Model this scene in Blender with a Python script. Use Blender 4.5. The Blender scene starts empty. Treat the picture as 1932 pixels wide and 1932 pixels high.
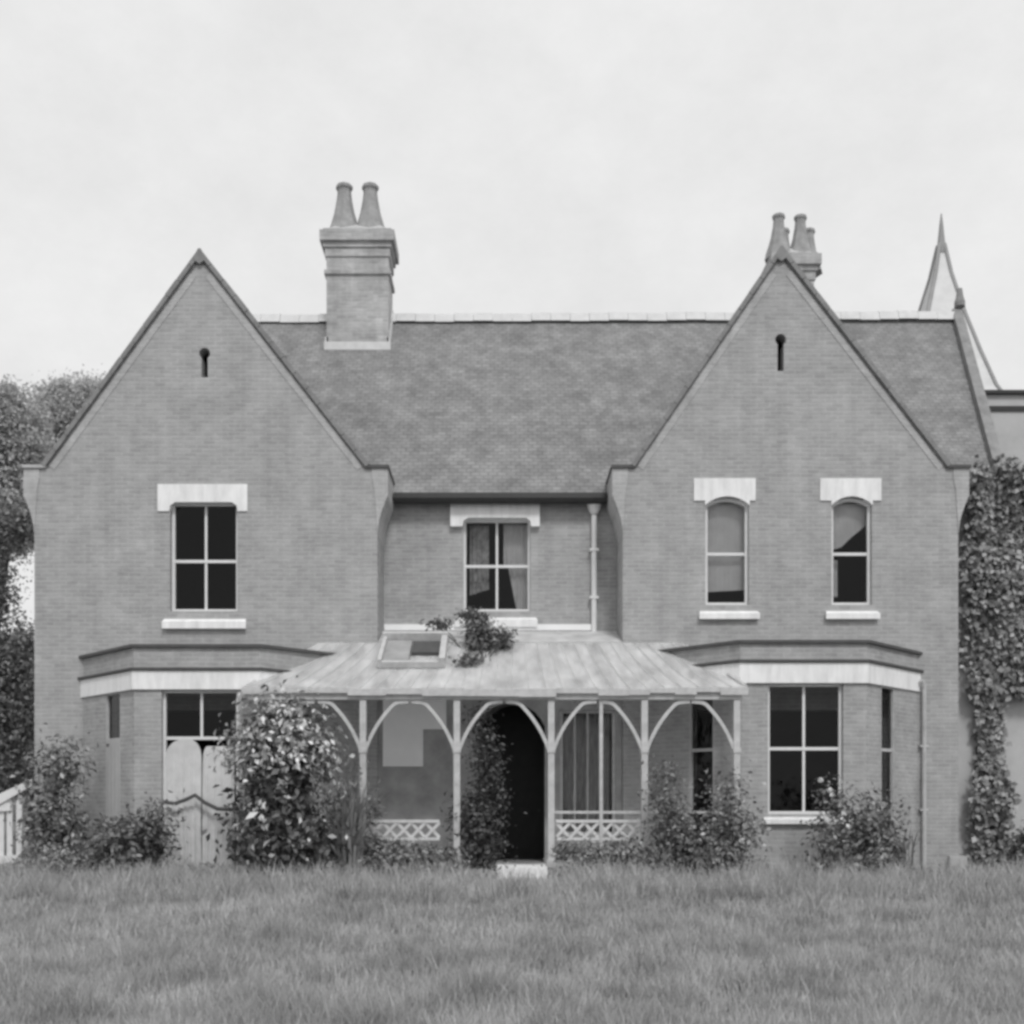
import bpy, bmesh, math, random
import numpy as np
from mathutils import Vector, Matrix, geometry

R = math.radians
random.seed(7)
rng = np.random.default_rng(11)
SC = bpy.context.scene
C = SC.collection

# ------------------------------------------------------------------ camera
D = 22.0            # distance of the camera from the front wall plane (y = 0)
EYE = 1.6
F = 2200.0          # focal length in units of a 1932-wide picture
VPX, VPY = 950.0, 1510.0
cam_d = bpy.data.cameras.new('camera')
cam_d.sensor_width = 36.0
cam_d.lens = 36.0 * F / 1932.0
cam_d.shift_x = (966.0 - VPX) / 1932.0
cam_d.shift_y = (VPY - 966.0) / 1932.0
cam_d.clip_start = 0.1
cam_d.clip_end = 3000
cam = bpy.data.objects.new('camera', cam_d)
cam.location = (0, -D, EYE)
cam.rotation_euler = (R(90), 0, 0)
C.objects.link(cam)
SC.camera = cam

# ------------------------------------------------------------------ sky, sun, exposure
SUN_EL, SUN_AZ = 46.0, 14.0      # azimuth: degrees to the right of straight behind the camera
w = bpy.data.worlds.new('World')
SC.world = w
w.use_nodes = True
nt = w.node_tree
nt.nodes.clear()
out = nt.nodes.new('ShaderNodeOutputWorld')
bg = nt.nodes.new('ShaderNodeBackground')
sky = nt.nodes.new('ShaderNodeTexSky')
sky.sky_type = 'NISHITA'
sky.sun_disc = False
sky.sun_elevation = R(SUN_EL)
sky.sun_rotation = R(180 - SUN_AZ)
sky.dust_density = 4.0
bw = nt.nodes.new('ShaderNodeRGBToBW')
tc = nt.nodes.new('ShaderNodeTexCoord')
mp = nt.nodes.new('ShaderNodeMapping')
mp.inputs['Scale'].default_value = (1.6, 1.6, 2.4)
ns = nt.nodes.new('ShaderNodeTexNoise')
ns.inputs['Scale'].default_value = 5.0
ns.inputs['Detail'].default_value = 6
ns.inputs['Roughness'].default_value = 0.68
ramp = nt.nodes.new('ShaderNodeMapRange')      # overcast cloud sheet, nearly even
ramp.inputs['From Min'].default_value = 0.3
ramp.inputs['From Max'].default_value = 0.7
ramp.inputs['To Min'].default_value = 8.5
ramp.inputs['To Max'].default_value = 9.5
mix = nt.nodes.new('ShaderNodeMix')
mix.data_type = 'FLOAT'
mix.inputs[0].default_value = 0.88
nt.links.new(sky.outputs['Color'], bw.inputs['Color'])
nt.links.new(tc.outputs['Generated'], mp.inputs['Vector'])
nt.links.new(mp.outputs['Vector'], ns.inputs['Vector'])
nt.links.new(ns.outputs['Fac'], ramp.inputs['Value'])
nt.links.new(bw.outputs['Val'], mix.inputs[2])
nt.links.new(ramp.outputs['Result'], mix.inputs[3])
nt.links.new(mix.outputs[0], bg.inputs['Color'])
bg.inputs['Strength'].default_value = 0.1
nt.links.new(bg.outputs['Background'], out.inputs['Surface'])

sd = bpy.data.lights.new('sun', 'SUN')
sd.energy = 1.5
sd.angle = R(12)
sd.color = (1.0, 1.0, 1.0)       # the photograph is monochrome
so = bpy.data.objects.new('sun', sd)
C.objects.link(so)
dirv = Vector((math.sin(R(SUN_AZ)) * math.cos(R(SUN_EL)), -math.cos(R(SUN_AZ)) * math.cos(R(SUN_EL)), math.sin(R(SUN_EL))))
so.rotation_euler = dirv.to_track_quat('Z', 'Y').to_euler()
so.location = dirv * 60

vs = SC.view_settings
SC.display_settings.display_device = 'sRGB'
vs.view_transform = 'Standard'
vs.look = 'None'
vs.exposure = 0.0
vs.gamma = 1.0
vs.use_curve_mapping = False
SC.cycles.pixel_filter_type = 'BLACKMAN_HARRIS'
SC.cycles.filter_width = 3.2     # the old lens and print are soft
SC.cycles.max_bounces = 8
SC.cycles.transparent_max_bounces = 12

# ------------------------------------------------------------------ helpers
def pt(px, py, Y):
    """world point at depth Y for a position measured on the photograph (used as a ruler)"""
    k = (D + Y) / F
    return ((px - VPX) * k, Y, EYE - (py - VPY) * k)
def wx(px, Y=0.0): return (px - VPX) * (D + Y) / F
def wz(py, Y=0.0): return EYE - (py - VPY) * (D + Y) / F

def link(name, me, parent=None):
    o = bpy.data.objects.new(name, me)
    C.objects.link(o)
    if parent is not None: o.parent = parent
    return o

def obj(name, bm, m, parent=None, smooth=False):
    if m is not M_glass: bmesh.ops.recalc_face_normals(bm, faces=bm.faces[:])
    me = bpy.data.meshes.new(name)
    bm.to_mesh(me); bm.free()
    for x in (m if isinstance(m, (list, tuple)) else [m]): me.materials.append(x)
    if smooth:
        me.polygons.foreach_set('use_smooth', [True] * len(me.polygons))
    return link(name, me, parent)

def tag(o, label=None, cat=None, group=None, kind=None):
    if label: o['label'] = label
    if cat: o['category'] = cat
    if group: o['group'] = group
    if kind: o['kind'] = kind
    return o

def thing(name, loc, label, cat, group=None):
    o = bpy.data.objects.new(name, None)
    o.empty_display_size = 0.2
    C.objects.link(o)
    o.location = loc
    bpy.context.view_layer.update()
    return tag(o, label, cat, group)

def child(o, parent):
    """parent an object that was built in world coordinates"""
    o.parent = parent
    o.matrix_parent_inverse = Matrix.Translation(-Vector(parent.location))
    return o

class Wall:
    """a vertical plane: u along it (left to right seen from outside), w inwards"""
    def __init__(s, o, d):
        s.o = Vector((o[0], o[1], 0)); s.d = Vector((d[0], d[1], 0)).normalized()
        s.n = Vector((-s.d.y, s.d.x, 0))
    def P(s, u, z, w_=0.0):
        v = s.o + s.d * u + s.n * w_
        return Vector((v.x, v.y, z))
FRONT = Wall((0, 0), (1, 0))

def quad(bm, pts, mi=0):
    f = bm.faces.new([bm.verts.new(p) for p in pts]); f.material_index = mi
    return f

def pbox(bm, W, u0, u1, z0, z1, w0, w1, mi=0):
    c = [W.P(u, z, w_) for w_ in (w0, w1) for z in (z0, z1) for u in (u0, u1)]
    v = [bm.verts.new(p) for p in c]
    for idx in ((0, 1, 3, 2), (4, 6, 7, 5), (0, 4, 5, 1), (2, 3, 7, 6), (0, 2, 6, 4), (1, 5, 7, 3)):
        f = bm.faces.new([v[i] for i in idx]); f.material_index = mi

def box(bm, x0, x1, y0, y1, z0, z1, mi=0):
    pbox(bm, FRONT, x0, x1, z0, z1, y0, y1, mi)

def wall(bm, W, outer, holes, w0, w1, mi=0, reveal_mi=None):
    """a slab in the plane W with an outline and openings, solid between w0 and w1"""
    polys = [outer] + list(holes)
    flat = [p for q in polys for p in q]
    tris = geometry.tessellate_polygon([[Vector((p[0], p[1], 0)) for p in q] for q in polys])
    a = [bm.verts.new(W.P(p[0], p[1], w0)) for p in flat]
    b = [bm.verts.new(W.P(p[0], p[1], w1)) for p in flat]
    for t in tris:
        try:
            bm.faces.new([a[i] for i in t]).material_index = mi
            bm.faces.new([b[i] for i in reversed(t)]).material_index = mi
        except ValueError: pass
    k = 0
    for qi, q in enumerate(polys):
        n = len(q)
        for i in range(n):
            j = (i + 1) % n
            f = bm.faces.new([a[k + i], a[k + j], b[k + j], b[k + i]])
            f.material_index = mi if (qi == 0 or reveal_mi is None) else reveal_mi
        k += n

def rect(u0, u1, z0, z1): return [(u0, z0), (u1, z0), (u1, z1), (u0, z1)]
def arched(u0, u1, z0, z1, rise, n=10):
    """opening with a segmental head whose crown is at z1"""
    pts = [(u0, z0), (u1, z0)]
    hw = (u1 - u0) / 2; r = (hw * hw + rise * rise) / (2 * rise); a = math.asin(min(1, hw / r))
    for i in range(n + 1):
        t = a - 2 * a * i / n
        pts.append(((u0 + u1) / 2 + r * math.sin(t), z1 - r + r * math.cos(t)))
    return pts

def poly_prism(bm, W, pts, w0, w1, mi=0):
    wall(bm, W, pts, [], w0, w1, mi)

def plan_prism(bm, pts, z0, z1, mi=0):
    a = [bm.verts.new((p[0], p[1], z0)) for p in pts]; b = [bm.verts.new((p[0], p[1], z1)) for p in pts]
    bm.faces.new(a).material_index = mi; bm.faces.new(b[::-1]).material_index = mi
    n = len(pts)
    for i in range(n):
        j = (i + 1) % n
        bm.faces.new([a[i], a[j], b[j], b[i]]).material_index = mi

def tube(bm, path, rad, seg=8, mi=0):
    path = [Vector(p) for p in path]
    rads = rad if isinstance(rad, (list, tuple)) else [rad] * len(path)
    prev = None; rings = []
    for i, p in enumerate(path):
        t = (path[min(i + 1, len(path) - 1)] - path[max(i - 1, 0)]).normalized()
        if prev is None:
            a = t.orthogonal().normalized()
        else:
            a = (prev - t * prev.dot(t)).normalized()
        prev = a; b = t.cross(a)
        rings.append([bm.verts.new(p + (a * math.cos(2 * math.pi * k / seg) + b * math.sin(2 * math.pi * k / seg)) * rads[i]) for k in range(seg)])
    for r0, r1 in zip(rings, rings[1:]):
        for k in range(seg):
            bm.faces.new([r0[k], r0[(k + 1) % seg], r1[(k + 1) % seg], r1[k]]).material_index = mi
    bm.faces.new(rings[0][::-1]).material_index = mi; bm.faces.new(rings[-1]).material_index = mi

# ------------------------------------------------------------------ materials (all greys: the photograph is monochrome)
def mat(name, val, rough=0.9, spec=0.3, noise=0.0, nscale=3.0, bump=0.0, bscale=40.0, detail=6.0, stretch=(1, 1, 1)):
    m = bpy.data.materials.new(name); m.use_nodes = True
    t = m.node_tree; b = t.nodes['Principled BSDF']
    b.inputs['Base Color'].default_value = (val, val, val, 1)
    b.inputs['Roughness'].default_value = rough
    b.inputs['Specular IOR Level'].default_value = spec
    co = t.nodes.new('ShaderNodeTexCoord'); mpn = t.nodes.new('ShaderNodeMapping')
    mpn.inputs['Scale'].default_value = stretch
    t.links.new(co.outputs['Object'], mpn.inputs['Vector'])
    if noise:
        n = t.nodes.new('ShaderNodeTexNoise'); n.inputs['Scale'].default_value = nscale; n.inputs['Detail'].default_value = detail
        n.inputs['Roughness'].default_value = 0.65
        r = t.nodes.new('ShaderNodeMapRange')
        r.inputs['From Min'].default_value = 0.25; r.inputs['From Max'].default_value = 0.75
        r.inputs['To Min'].default_value = val * (1 - noise); r.inputs['To Max'].default_value = val * (1 + noise)
        t.links.new(mpn.outputs['Vector'], n.inputs['Vector'])
        t.links.new(n.outputs['Fac'], r.inputs['Value'])
        t.links.new(r.outputs['Result'], b.inputs['Base Color'])
    if bump:
        n2 = t.nodes.new('ShaderNodeTexNoise'); n2.inputs['Scale'].default_value = bscale; n2.inputs['Detail'].default_value = 4
        bp = t.nodes.new('ShaderNodeBump'); bp.inputs['Strength'].default_value = bump; bp.inputs['Distance'].default_value = 0.02
        t.links.new(mpn.outputs['Vector'], n2.inputs['Vector'])
        t.links.new(n2.outputs['Fac'], bp.inputs['Height']); t.links.new(bp.outputs['Normal'], b.inputs['Normal'])
    return m

def masonry(name, c1, c2, mortar, bw_, bh, mode, mot=0.16, vscale=1.0, msize=0.012, bump=0.5, stain=0.12, grain=0.10):
    """brick or tile courses; mode picks the horizontal axis: x front walls, y side walls, c walls at 45 degrees"""
    m = bpy.data.materials.new(name); m.use_nodes = True
    t = m.node_tree; b = t.nodes['Principled BSDF']
    b.inputs['Roughness'].default_value = 0.92; b.inputs['Specular IOR Level'].default_value = 0.2
    L = t.links.new
    co = t.nodes.new('ShaderNodeTexCoord'); sp = t.nodes.new('ShaderNodeSeparateXYZ'); L(co.outputs['Object'], sp.inputs[0])
    cb = t.nodes.new('ShaderNodeCombineXYZ')
    if mode == 'x': L(sp.outputs['X'], cb.inputs['X'])
    else:
        k = t.nodes.new('ShaderNodeMath'); k.operation = 'MULTIPLY'; k.inputs[1].default_value = 1.0 if mode == 'y' else 1.414
        L(sp.outputs['Y'], k.inputs[0]); L(k.outputs[0], cb.inputs['X'])
    v = t.nodes.new('ShaderNodeMath'); v.operation = 'MULTIPLY'; v.inputs[1].default_value = vscale
    L(sp.outputs['Z'], v.inputs[0]); L(v.outputs[0], cb.inputs['Y'])
    # old courses are never dead straight
    wn = t.nodes.new('ShaderNodeTexNoise'); wn.inputs['Scale'].default_value = 1.5; wn.inputs['Detail'].default_value = 2
    L(co.outputs['Object'], wn.inputs['Vector'])
    wv = t.nodes.new('ShaderNodeVectorMath'); wv.operation = 'MULTIPLY_ADD'
    wv.inputs[1].default_value = (0.05, 0.05, 0.0)
    L(wn.outputs['Color'], wv.inputs[0]); L(cb.outputs[0], wv.inputs[2])
    br = t.nodes.new('ShaderNodeTexBrick')
    br.inputs['Scale'].default_value = 1.0
    br.inputs['Brick Width'].default_value = bw_; br.inputs['Row Height'].default_value = bh
    br.inputs['Mortar Size'].default_value = msize; br.inputs['Mortar Smooth'].default_value = 0.3
    br.inputs['Color1'].default_value = (c1, c1, c1, 1); br.inputs['Color2'].default_value = (c2, c2, c2, 1)
    br.inputs['Mortar'].default_value = (mortar, mortar, mortar, 1)
    L(wv.outputs[0], br.inputs['Vector'])
    n1 = t.nodes.new('ShaderNodeTexNoise'); n1.inputs['Scale'].default_value = 1.5; n1.inputs['Detail'].default_value = 9; n1.inputs['Roughness'].default_value = 0.7
    L(co.outputs['Object'], n1.inputs['Vector'])
    r1 = t.nodes.new('ShaderNodeMapRange'); r1.inputs['From Min'].default_value = 0.3; r1.inputs['From Max'].default_value = 0.7
    r1.inputs['To Min'].default_value = 1 - mot; r1.inputs['To Max'].default_value = 1 + mot
    L(n1.outputs['Fac'], r1.inputs['Value'])
    mp2 = t.nodes.new('ShaderNodeMapping'); mp2.inputs['Scale'].default_value = (3.5, 3.5, 0.35)   # rain streaks
    L(co.outputs['Object'], mp2.inputs['Vector'])
    n2 = t.nodes.new('ShaderNodeTexNoise'); n2.inputs['Scale'].default_value = 1.2; n2.inputs['Detail'].default_value = 5
    L(mp2.outputs[0], n2.inputs['Vector'])
    r2 = t.nodes.new('ShaderNodeMapRange'); r2.inputs['From Min'].default_value = 0.35; r2.inputs['From Max'].default_value = 0.7
    r2.inputs['To Min'].default_value = 1 + stain * 0.5; r2.inputs['To Max'].default_value = 1 - stain
    L(n2.outputs['Fac'], r2.inputs['Value'])
    n3 = t.nodes.new('ShaderNodeTexNoise'); n3.inputs['Scale'].default_value = 7.0; n3.inputs['Detail'].default_value = 4; n3.inputs['Roughness'].default_value = 0.7
    mp3 = t.nodes.new('ShaderNodeMapping'); mp3.inputs['Scale'].default_value = (.7, .7, 1.8)
    L(co.outputs['Object'], mp3.inputs['Vector']); L(mp3.outputs[0], n3.inputs['Vector'])
    r3 = t.nodes.new('ShaderNodeMapRange'); r3.inputs['From Min'].default_value = 0.3; r3.inputs['From Max'].default_value = 0.7
    r3.inputs['To Min'].default_value = 1 - grain; r3.inputs['To Max'].default_value = 1 + grain
    L(n3.outputs['Fac'], r3.inputs['Value'])
    mu0 = t.nodes.new('ShaderNodeMath'); mu0.operation = 'MULTIPLY'; L(r1.outputs[0], mu0.inputs[0]); L(r3.outputs[0], mu0.inputs[1])
    mu = t.nodes.new('ShaderNodeMath'); mu.operation = 'MULTIPLY'; L(mu0.outputs[0], mu.inputs[0]); L(r2.outputs[0], mu.inputs[1])
    mv = t.nodes.new('ShaderNodeVectorMath'); mv.operation = 'SCALE'
    L(br.outputs['Color'], mv.inputs[0]); L(mu.outputs[0], mv.inputs['Scale'])
    L(mv.outputs[0], b.inputs['Base Color'])
    bp = t.nodes.new('ShaderNodeBump'); bp.inputs['Strength'].default_value = bump; bp.inputs['Distance'].default_value = 0.012; bp.invert = True
    L(br.outputs['Fac'], bp.inputs['Height']); L(bp.outputs['Normal'], b.inputs['Normal'])
    return m

def leaf_mat(name, lo, hi, rough=0.5, trans=0.25, spec=0.5):
    """each leaf its own tone between lo and hi"""
    m = bpy.data.materials.new(name); m.use_nodes = True
    t = m.node_tree; b = t.nodes['Principled BSDF']; L = t.links.new
    g = t.nodes.new('ShaderNodeNewGeometry')
    r = t.nodes.new('ShaderNodeMapRange'); r.inputs['To Min'].default_value = lo; r.inputs['To Max'].default_value = hi
    L(g.outputs['Random Per Island'], r.inputs['Value'])
    L(r.outputs[0], b.inputs['Base Color'])
    b.inputs['Roughness'].default_value = rough; b.inputs['Specular IOR Level'].default_value = spec
    tr = t.nodes.new('ShaderNodeBsdfTranslucent'); L(r.outputs[0], tr.inputs['Color'])
    mx = t.nodes.new('ShaderNodeMixShader'); mx.inputs[0].default_value = trans
    L(b.outputs[0], mx.inputs[1]); L(tr.outputs[0], mx.inputs[2])
    L(mx.outputs[0], t.nodes['Material Output'].inputs['Surface'])
    return m

def glass_mat():
    m = bpy.data.materials.new('window_glass'); m.use_nodes = True
    t = m.node_tree; t.nodes.clear(); L = t.links.new
    o = t.nodes.new('ShaderNodeOutputMaterial'); mx = t.nodes.new('ShaderNodeMixShader')
    tr = t.nodes.new('ShaderNodeBsdfTransparent'); tr.inputs['Color'].default_value = (.8, .8, .8, 1)
    gl = t.nodes.new('ShaderNodeBsdfGlossy'); gl.inputs['Roughness'].default_value = 0.04
    fr = t.nodes.new('ShaderNodeFresnel'); fr.inputs['IOR'].default_value = 1.36
    co = t.nodes.new('ShaderNodeTexCoord'); n = t.nodes.new('ShaderNodeTexNoise'); n.inputs['Scale'].default_value = 3.0
    bp = t.nodes.new('ShaderNodeBump'); bp.inputs['Strength'].default_value = 0.3; bp.inputs['Distance'].default_value = 0.03
    L(co.outputs['Object'], n.inputs['Vector']); L(n.outputs['Fac'], bp.inputs['Height'])
    L(bp.outputs[0], gl.inputs['Normal'])
    L(fr.outputs[0], mx.inputs[0]); L(tr.outputs[0], mx.inputs[1]); L(gl.outputs[0], mx.inputs[2])
    L(mx.outputs[0], o.inputs['Surface'])
    return m

BRK = dict(c1=0.33, c2=0.39, mortar=0.41, bw_=0.235, bh=0.078, stain=0.07)
M_brick = masonry('brick_front', mode='x', **BRK)
M_brick_side = masonry('brick_side', mode='y', **BRK)
M_brick_cant = masonry('brick_canted', mode='c', **BRK)
M_brick_pale = masonry('brick_pale', 0.40, 0.46, 0.46, 0.235, 0.078, 'x')
M_tile = masonry('roof_tiles', 0.225, 0.275, 0.205, 0.18, 0.12, 'x', mot=0.26, vscale=1.3, msize=0.012, bump=0.9, stain=0.15)
M_tile_wing = masonry('roof_tiles_wing', 0.225, 0.275, 0.205, 0.18, 0.12, 'y', mot=0.26, vscale=1.3, msize=0.012, bump=0.9, stain=0.15)
M_slate_pale = mat('pale_slate', 0.62, 0.6, 0.4, noise=0.1, nscale=4)
M_verge = mat('verge_mortar', 0.235, noise=0.25, nscale=6)
M_stone = mat('white_stone', 0.80, 0.85, noise=0.18, nscale=2.2, bump=0.25, stretch=(3, 3, .7))
M_stone_grey = mat('grey_stone', 0.47, 0.9, noise=0.18, nscale=5, bump=0.25)
M_coping = mat('weathered_coping', 0.25, 0.9, noise=0.3, nscale=4)
M_render = mat('pale_render', 0.46, 0.95, noise=0.12, nscale=1.6, bump=0.2)
M_ridge = mat('ridge_tile', 0.62, 0.8, noise=0.12, nscale=5)
M_paint = mat('white_paint', 0.72, 0.5, 0.4, noise=0.08, nscale=8)
M_paint_old = mat('weathered_white_paint', 0.52, 0.7, 0.3, noise=0.22, nscale=6)
M_iron = mat('dark_iron', 0.03, 0.6, 0.4, noise=0.2, nscale=8)
M_lead = mat('lead_sheet', 0.30, 0.6, 0.4, noise=0.15, nscale=4)
M_lead_dark = mat('dark_lead', 0.09, 0.7, 0.3, noise=0.2, nscale=6)
M_vroof = mat('limewashed_flat', 0.52, 0.8, 0.3, noise=0.3, nscale=2.6, bump=0.3, bscale=14, detail=9)
M_vglass = mat('limewashed_glass_roof', 0.78, 0.6, 0.3, noise=0.5, nscale=2.4, bump=0.3, bscale=14, detail=10, stretch=(1.6, .6, .6))
_t = M_vglass.node_tree; _b = _t.nodes['Principled BSDF']
_tr = _t.nodes.new('ShaderNodeBsdfTranslucent'); _tr.inputs['Color'].default_value = (.92, .92, .92, 1)
_mx = _t.nodes.new('ShaderNodeMixShader'); _mx.inputs[0].default_value = .55     # limewash over glass lets some daylight through
_t.links.new(_b.outputs[0], _mx.inputs[1]); _t.links.new(_tr.outputs[0], _mx.inputs[2])
_t.links.new(_mx.outputs[0], _t.nodes['Material Output'].inputs['Surface'])
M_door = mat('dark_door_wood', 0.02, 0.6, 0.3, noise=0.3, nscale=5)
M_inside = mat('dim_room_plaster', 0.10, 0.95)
M_porch = mat('porch_plaster', 0.34, 0.9, noise=0.3, nscale=2.5)
M_board = mat('whitewashed_board', 0.85, 0.9, noise=0.05, nscale=3)
M_curtain = mat('curtain_cloth', 0.72, 0.95, noise=0.12, nscale=4)
M_blind = mat('blind_cloth', 0.74, 0.95, noise=0.14, nscale=3)
M_sheet = mat('pale_cloth', 0.60, 0.95, noise=0.14, nscale=5, bump=0.3, bscale=6)
M_cord = mat('dark_cord', 0.10, 0.9)
M_pot = mat('clay_pot', 0.30, 0.85, noise=0.3, nscale=6)
M_trellis = mat('trellis_paint', 0.62, 0.7, noise=0.15, nscale=7)
M_bark = mat('bark', 0.09, 0.95, noise=0.3, nscale=9, bump=0.6, bscale=20)
M_stem = mat('stem', 0.08, 0.95)
M_soil = mat('bare_soil', 0.16, 0.95, noise=0.3, nscale=2.5)
M_glass = glass_mat()

# ------------------------------------------------------------------ ground
bm = bmesh.new()
def rise(y):
    """the lawn climbs a little towards the house"""
    t = np.clip((np.asarray(y, float) + 14.0) / 10.0, 0, 1)
    return 0.23 * t * t * (3 - 2 * t)
N = 60
ys = [-60, -40, -25] + [-16 + .5 * j for j in range(30)] + [0, 10, 30, 60, 120, 220, 360, 560]
grid = {}
for i in range(N + 1):
    for j, y in enumerate(ys):
        grid[i, j] = bm.verts.new((-300 + 600 * i / N, y, float(rise(y))))
for i in range(N):
    for j in range(len(ys) - 1):
        bm.faces.new([grid[i, j], grid[i + 1, j], grid[i + 1, j + 1], grid[i, j + 1]])
g = obj('ground', bm, M_soil); tag(g, 'bare earth under the long grass around the house', 'ground', kind='structure')

# ------------------------------------------------------------------ the house
house = thing('brick_house', (0, 0, 0), 'large brick house with two front gables, tall chimneys, bay windows and a pale verandah', 'house')
H = house
LX0, LX1 = wx(65), wx(712)          # left wing -8.85 .. -2.38
RX0, RX1 = wx(1175), wx(1808)       # right wing 2.25 .. 8.58
LAP = (wx(378), wz(482)); RAP = (wx(1473), wz(477))
EZ = wz(884)
SH = 0.20                            # level shoulder outside the foot of each slope                         # springing of the gables
RECESS = 1.2
TOP_Z = 7.7
PITCH = 1.212
EAVE_Y = 1.0; EAVE_Z = wz(930, 1.0)
RIDGE_Y = 5.3; RIDGE_Z = EAVE_Z + PITCH * (RIDGE_Y - EAVE_Y)
WT = 0.32

def keyhole(cx, z0, z1, r=0.105, hw=0.06):
    cz = z1 - r
    pts = [(cx - hw, z0), (cx + hw, z0)]
    a0 = math.asin(hw / r)
    n = 12
    for i in range(n + 1):
        t = math.pi - a0 - (2 * math.pi - 2 * a0) * i / n      # from lower right round to lower left
        pts.append((cx + r * math.sin(t), cz + r * math.cos(t)))
    return pts

def gable_poly(x0, x1, ap):
    return [(x0, -0.1), (x1, -0.1), (x1, EZ), (x1 - SH, EZ), (ap[0], ap[1] - 0.02), (x0 + SH, EZ), (x0, EZ)]

# window openings in the front planes
LWIN = (wx(321), wx(448), wz(1153), wz(946))
RWIN1 = (wx(1331), wx(1413), wz(1141), wz(938))
RWIN2 = (wx(1569), wx(1645), wz(1141), wz(938))
CWIN = (wx(874, RECESS), wx(1001, RECESS), wz(1153, RECESS), wz(978, RECESS))

BAYP = 1.6
def bay_plan(cx):
    return [(cx - 2.58, 0.0), (cx - 1.10, -BAYP), (cx + 1.10, -BAYP), (cx + 2.58, 0.0)]
LBAY, RBAY = bay_plan(-5.36), bay_plan(5.25)

bm = bmesh.new()
wall(bm, FRONT, gable_poly(LX0, LX1, LAP),
     [rect(*LWIN), keyhole(wx(386), wz(712), wz(656)), rect(-7.0, -3.7, 0.4, 3.3)], 0, WT)
obj('gable_wall', bm, M_brick, H)
bm = bmesh.new()
wall(bm, FRONT, gable_poly(RX0, RX1, RAP),
     [arched(*RWIN1, rise=0.12), arched(*RWIN2, rise=0.12), keyhole(wx(1473), wz(700), wz(630)), rect(3.6, 6.9, 0.4, 3.3)], 0, WT)
obj('gable_wall', bm, M_brick, H)

# pale brick edging under each verge
for (x0, x1, ap) in ((LX0, LX1, LAP), (RX0, RX1, RAP)):
    for sx, xe in ((-1, x0 + SH), (1, x1 - SH)):
        bm = bmesh.new()
        a = Vector((ap[0], ap[1] - 0.05)); b = Vector((xe, EZ - 0.02))
        d = (b - a).normalized(); nrm = Vector((d.y, -d.x))
        if nrm.y > 0: nrm = -nrm
        a2 = a + d * 0.35; b2 = b - d * 0.1
        poly_prism(bm, FRONT, [tuple(a2), tuple(b2), tuple(b2 + nrm * 0.15), tuple(a2 + nrm * 0.15)], -0.012, 0.02)
        obj('gable_edging', bm, M_brick_pale, H)

# side walls of the wings, rear of the house
def side_wall(x, y0, y1, z1, t=WT, flip=1, m=M_brick_side):
    bm = bmesh.new()
    box(bm, min(x, x + flip * t), max(x, x + flip * t), y0, y1, -0.1, z1)
    return obj('side_wall', bm, m, H)
side_wall(LX0, WT + 0.002, 9.0, EZ)
side_wall(LX1, WT + 0.002, 4.6, EZ, flip=-1)
side_wall(RX0, WT + 0.002, 4.6, EZ)
side_wall(RX1, WT + 0.002, 9.0, EZ, flip=-1)
bm = bmesh.new(); box(bm, LX0 + WT + .003, RX1 - WT - .003, 9.05, 9.35, -0.1, EZ - 0.1)
obj('rear_wall', bm, M_brick, H)
# dark room partitions and an upper floor inside
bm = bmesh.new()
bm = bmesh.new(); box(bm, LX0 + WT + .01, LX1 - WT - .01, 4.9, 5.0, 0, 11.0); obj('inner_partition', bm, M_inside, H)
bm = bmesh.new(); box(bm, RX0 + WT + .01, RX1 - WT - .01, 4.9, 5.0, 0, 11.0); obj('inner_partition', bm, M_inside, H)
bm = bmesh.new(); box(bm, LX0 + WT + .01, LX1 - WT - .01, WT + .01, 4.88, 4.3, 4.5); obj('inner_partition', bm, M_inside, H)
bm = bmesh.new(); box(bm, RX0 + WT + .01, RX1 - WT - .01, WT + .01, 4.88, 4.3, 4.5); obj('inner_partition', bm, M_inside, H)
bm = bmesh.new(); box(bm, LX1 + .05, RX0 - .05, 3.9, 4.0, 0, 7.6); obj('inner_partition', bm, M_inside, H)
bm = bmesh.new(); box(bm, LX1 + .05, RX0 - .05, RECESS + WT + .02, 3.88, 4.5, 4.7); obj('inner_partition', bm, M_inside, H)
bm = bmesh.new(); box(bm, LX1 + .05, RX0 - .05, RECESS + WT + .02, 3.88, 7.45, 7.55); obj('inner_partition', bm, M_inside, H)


# recessed centre wall
RW = Wall((0, RECESS), (1, 0))
bm = bmesh.new()
DOOR = (wx(912, RECESS), wx(1030, RECESS), 0.42, 3.5)
wall(bm, RW, [(LX1 + 0.002, -0.1), (RX0 - 0.002, -0.1), (RX0 - 0.002, EAVE_Z), (LX1 + 0.002, EAVE_Z)],
     [rect(*CWIN), arched(*DOOR, rise=0.4)], 0, WT)
obj('recessed_wall', bm, M_brick, H)

# ---- roofs
def slab(bm, quad_pts, t, mi=0):
    """a sloping slab: four top corners, thickness t downwards along its normal"""
    p = [Vector(q) for q in quad_pts]
    n = (p[1] - p[0]).cross(p[3] - p[0]).normalized()
    if n.z < 0: n = -n
    a = [bm.verts.new(q) for q in p]; b = [bm.verts.new(q - n * t) for q in p]
    bm.faces.new(a).material_index = mi; bm.faces.new(b[::-1]).material_index = mi
    for i in range(4):
        j = (i + 1) % 4
        bm.faces.new([a[i], a[j], b[j], b[i]]).material_index = mi

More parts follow.
